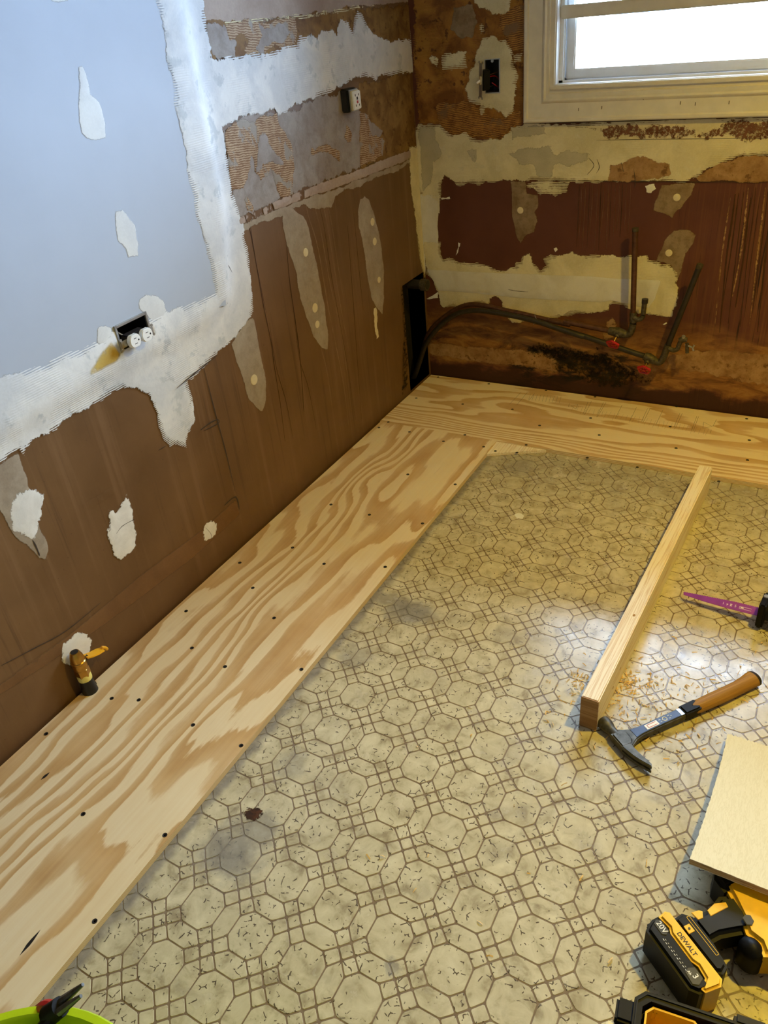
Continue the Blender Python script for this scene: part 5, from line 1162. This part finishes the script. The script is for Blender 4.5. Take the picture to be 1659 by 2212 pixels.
ft = MB().prism([(0.014, 0.050), (0.108, 0.052), (0.114, 0.062), (0.108, 0.076), (0.070, 0.082), (0.024, 0.082), (0.012, 0.070)], 0.004, 0.0735, 0.006, seg=3).build('foot', M['tool_black'], dr, True)
mb = MB()
for x0, x1, y0, y1 in [(0.022, 0.090, 0.0745, 0.0752), (0.022, 0.090, 0.0695, 0.0702), (0.022, 0.0227, 0.0695, 0.0752), (0.0893, 0.090, 0.0695, 0.0752)]: mb.box(x0, x1, y0, y1, 0.0732, 0.0740)
mb.build('vent_outline', M['tool_yellow'], ft)
mb = MB(); mb.box(0.032, 0.046, 0.055, 0.067, 0.0730, 0.0742, 0.0006); mb.build('mode_tab', M['tool_yellow'], ft)
mb = MB(); mb.lathe([(0.002, 0), (0.002, 0.0008)], 10, Matrix.Translation((0.039, 0.061, 0.0742))); mb.build('mode_dot', M['black'], ft)
hd = MB().prism([(0.022, 0.078), (0.066, 0.078), (0.066, 0.105), (0.074, 0.135), (0.086, 0.165), (0.020, 0.175), (0.010, 0.150), (0.020, 0.120), (0.020, 0.095)], 0.010, 0.064, 0.010, seg=3).build('handle', M['tool_navy'], dr, True)
for L in ([(0.016, 0.086), (0.030, 0.088), (0.031, 0.097), (0.022, 0.104), (0.018, 0.100)], [(0.024, 0.112), (0.034, 0.110), (0.034, 0.146), (0.026, 0.148), (0.020, 0.130)]):
    MB().prism(L, 0.0625, 0.0650, 0.0006).build('grip_inlay', M['tool_yellow'], hd)
bd = MB().prism([(0.000, 0.168), (0.030, 0.160), (0.060, 0.150), (0.080, 0.140), (0.100, 0.146), (0.118, 0.138), (0.124, 0.150), (0.150, 0.168), (0.180, 0.172), (0.180, 0.226), (0.150, 0.236), (0.020, 0.236), (0.000, 0.226)], 0.004, 0.070, 0.008, seg=3).build('body', M['tool_yellow'], dr, True)
MB().prism([(-0.030, 0.176), (-0.014, 0.160), (0.012, 0.158), (0.012, 0.236), (-0.016, 0.234), (-0.030, 0.218)], 0.003, 0.071, 0.008, seg=3).build('rear_cap', M['tool_black'], dr, True)
MB().prism([(0.058, 0.158), (0.060, 0.149), (0.072, 0.147), (0.076, 0.154), (0.072, 0.162), (0.062, 0.164)], 0.069, 0.0718, 0.0008).build('direction_button', M['black'], dr, True)
MB().lathe([(0.021, -0.020), (0.021, 0.016), (0.018, 0.026), (0.010, 0.032), (0.002, 0.034)], 18, Matrix.Translation((0.098, 0.136, 0.034)) @ Matrix.Diagonal((1.0, 0.85, 1, 1))).build('trigger', M['tool_black'], dr, True)
MB().lathe([(0.026, 0), (0.026, 0.02), (0.018, 0.03), (0.016, 0.055), (0.010, 0.06)], 20, Matrix.Translation((0.178, 0.202, 0.037)) @ Matrix.Rotation(math.pi/2, 4, 'Y')).build('chuck', M['tool_black'], dr, True)
for x, y in ((0.112, 0.158), (0.016, 0.206)): MB().lathe([(0.0032, 0.0), (0.0026, 0.0008)], 10, Matrix.Translation((x, y, 0.070))).build('case_screw', M['steel'], dr)

# ------------------------------------------------------------------ open toolbox at the lower edge
TX = Vector((0.99, 0.12, 0)).normalized()
tb = empty('toolbox', (1.368, -2.128, 0.0003), math.atan2(TX.y, TX.x)); tag(tb, 'open black toolbox with yellow compartments below the drill', 'toolbox')
ZT = 0.100
def ring(outer, inner, z0, z1, mbx):
    n = len(outer); bm = mbx.bm
    vo0 = [bm.verts.new((x, y, z0)) for x, y in outer]; vo1 = [bm.verts.new((x, y, z1)) for x, y in outer]
    vi0 = [bm.verts.new((x, y, z0)) for x, y in inner]; vi1 = [bm.verts.new((x, y, z1)) for x, y in inner]
    for i in range(n):
        j = (i+1) % n
        bm.faces.new((vo0[i], vo0[j], vo1[j], vo1[i])); bm.faces.new((vi0[j], vi0[i], vi1[i], vi1[j])); bm.faces.new((vo1[i], vo1[j], vi1[j], vi1[i])); bm.faces.new((vo0[j], vo0[i], vi0[i], vi0[j]))
def oct_(x0, x1, y0, y1, c): return [(x0+c, y0), (x1-c, y0), (x1, y0+c), (x1, y1-c), (x1-c, y1), (x0+c, y1), (x0, y1-c), (x0, y0+c)]
TW, TD = 0.36, 0.27
mb = MB(); ring(oct_(0, TW, -TD, 0, 0.014), oct_(0.012, TW-0.012, -TD+0.012, -0.012, 0.011), ZT-0.022, ZT, mb); mb.build('rim', M['tool_black'], tb)
mb = MB(); ring(oct_(0.003, TW-0.003, -TD+0.003, -0.003, 0.013), oct_(0.005, TW-0.005, -TD+0.005, -0.005, 0.012), ZT-0.0005, ZT+0.0022, mb); mb.build('gasket_lip', M['tool_navy'], tb)
mb = MB(); ring(oct_(0.010, TW-0.010, -TD+0.010, -0.010, 0.012), oct_(0.014, TW-0.014, -TD+0.014, -0.014, 0.010), 0.0, ZT-0.021, mb)
mb.box(0.012, TW-0.012, -TD+0.012, -0.012, 0.0, 0.004); mb.build('shell', M['tool_black'], tb)
for x0, x1 in ((0.0165, 0.094), (0.096, 0.206), (0.208, TW-0.017)):
    y0, y1 = -TD+0.017, -0.0165
    mb = MB(); ring(oct_(x0, x1, y0, y1, 0.010), oct_(x0+0.0028, x1-0.0028, y0+0.0028, y1-0.0028, 0.0088), 0.010, ZT-0.004, mb)
    mb.box(x0+0.004, x1-0.004, y0+0.004, y1-0.004, 0.007, 0.010)
    cp = mb.build('compartment', M['tool_yellow'], tb)
    for xx in (x0+0.010, x1-0.013):
        for k in range(2): MB().box(xx+k*0.005, xx+k*0.005+0.0018, y1-0.0046, y1-0.0026, ZT-0.030, ZT-0.012).build('rib', M['tool_yellow'], cp)
MB().box(0.135, 0.180, -0.004, 0.012, ZT-0.030, ZT+0.002, 0.004).build('hinge_block', M['tool_navy'], tb, True)
lt = MB().box(-0.024, 0.004, -0.050, -0.016, ZT-0.040, ZT-0.006, 0.004).build('latch', M['tool_black'], tb, True)
MB().box(-0.020, 0.006, -0.105, -0.056, ZT-0.060, ZT-0.016, 0.003).build('latch', M['tool_black'], tb, True)
MB().box(-0.034, -0.020, -0.075, -0.048, ZT-0.060, ZT-0.020, 0.002).build('latch_clip', M['box_steel'], tb, True)

# ------------------------------------------------------------------ lime green bucket with pliers
ZB = 0.37
q = [at_floor(x, y, ZB) for x, y in ((0, 2176), (100, 2157), (262, 2207))]
(ax, ay), (bx, by), (cx, cy) = [(v[0], v[1]) for v in q]
dd = 2*(ax*(by-cy)+bx*(cy-ay)+cx*(ay-by)); ux = ((ax**2+ay**2)*(by-cy)+(bx**2+by**2)*(cy-ay)+(cx**2+cy**2)*(ay-by))/dd; uy = ((ax**2+ay**2)*(cx-bx)+(bx**2+by**2)*(ax-cx)+(cx**2+cy**2)*(bx-ax))/dd
BR = math.hypot(ax-ux, ay-uy); print('bucket', ux, uy, BR)
BR = min(max(BR, 0.13), 0.19)
bk = empty('bucket', (ux, uy, PLY)); tag(bk, 'lime green plastic bucket at the lower left corner', 'bucket')
z = ZB-PLY
MB().lathe([(BR*0.86, 0), (BR*0.93, z-0.06), (BR*0.94, z-0.012)], 48, cap=False).build('wall', M['lime'], bk, True)
MB().lathe([(0.002, 0.004), (BR*0.85, 0.004)], 48, cap=False).build('base', M['lime'], bk)
MB().lathe([(BR*0.925, z-0.03), (BR*0.925, z-0.006), (BR*0.94, z), (BR*0.985, z), (BR, z-0.006), (BR, z-0.018), (BR*0.95, z-0.020)], 64, cap=False).build('rim', M['lime'], bk, True)
tip = Vector(at_floor(177, 2139, ZB+0.045)); piv = Vector(at_floor(118, 2184, ZB+0.012)); ax_ = (tip-piv).normalized()
pr = empty('pliers', tuple(piv)); tag(pr, 'red and black handled pliers sticking out of the green bucket', 'pliers')
sd = ax_.cross(Vector((0, 0, 1))).normalized(); L = (tip-piv).length
for s_ in (-1, 1): MB().tube([ax_*0.004+sd*s_*0.006, ax_*L*0.5+sd*s_*0.006, ax_*L+sd*s_*0.0065], [0.006, 0.0048, 0.0022], 8).build('jaw', M['steel'], pr, True)
MB().tube([ax_*-0.012, ax_*0.012], [0.013, 0.012], 14).build('pivot', M['tool_black'], pr, True)
dn = Vector((-0.25, -0.18, -0.95)).normalized()
for s_, mt in ((-1, 'red'), (1, 'tool_black')):
    MB().tube(smooth_path([ax_*-0.004+sd*s_*0.005, ax_*-0.03+sd*s_*0.016, ax_*-0.07+sd*s_*0.020+Vector((0, 0, -0.02)), ax_*-0.11+sd*s_*0.014+Vector((0, 0, -0.07))], 5), 0.0085, 10).build('grip', M[mt], pr, True)

# ------------------------------------------------------------------ marks and shavings on the vinyl
patch('burn_mark', 'floor', floor, [(528, 1756), (535, 1747), (550, 1744), (566, 1748), (570, 1758), (562, 1768), (545, 1773), (531, 1768)], M['burn'], 0.0003, 0.0003, 0.003, 0.2, minlen=0.004, cut=False, label='dark burn mark')
patch('scraped_spot', 'floor', floor, [(1110, 1112), (1125, 1109), (1133, 1115), (1130, 1122), (1116, 1120)], M['bright'], 0.0003, 0.0002, 0.002, 0.25, minlen=0.004, cut=False)
rs = random.Random(11); vs, fs = [], []
def sliver(x, y, L, w, a):
    k = len(vs); dx_, dy_ = math.cos(a)*L/2, math.sin(a)*L/2; nx_, ny_ = -math.sin(a)*w/2, math.cos(a)*w/2; z0 = rs.uniform(0.0006, 0.003); cu = rs.uniform(0.0, 0.003)
    for t in (-1, 0, 1):
        for s_ in (-1, 1): vs.append((x+dx_*t+nx_*s_, y+dy_*t+ny_*s_, z0+(cu if t == 0 else 0)+0.0005*s_))
    fs.extend([(k, k+1, k+3, k+2), (k+2, k+3, k+5, k+4)])
for px, py, sx, sy, n in [(1355, 1480, 22, 14, 90), (1330, 1530, 40, 40, 60), (1430, 1480, 90, 40, 60), (1250, 1465, 20, 15, 40), (1500, 1590, 80, 30, 40), (1520, 1470, 90, 40, 40), (1225, 1540, 40, 30, 20), (1400, 1560, 80, 30, 30), (1100, 1700, 300, 200, 22)]:
    for _ in range(n):
        p = at_floor(px+rs.gauss(0, sx), py+rs.gauss(0, sy)); sliver(p[0], p[1], rs.uniform(0.004, 0.015), rs.uniform(0.0009, 0.0028), rs.uniform(0, 6.3))
o = pydata('wood_shavings', vs, fs, M['shaving']); tag(o, 'scattered wood shavings around the end of the stud', 'shavings', kind='stuff')
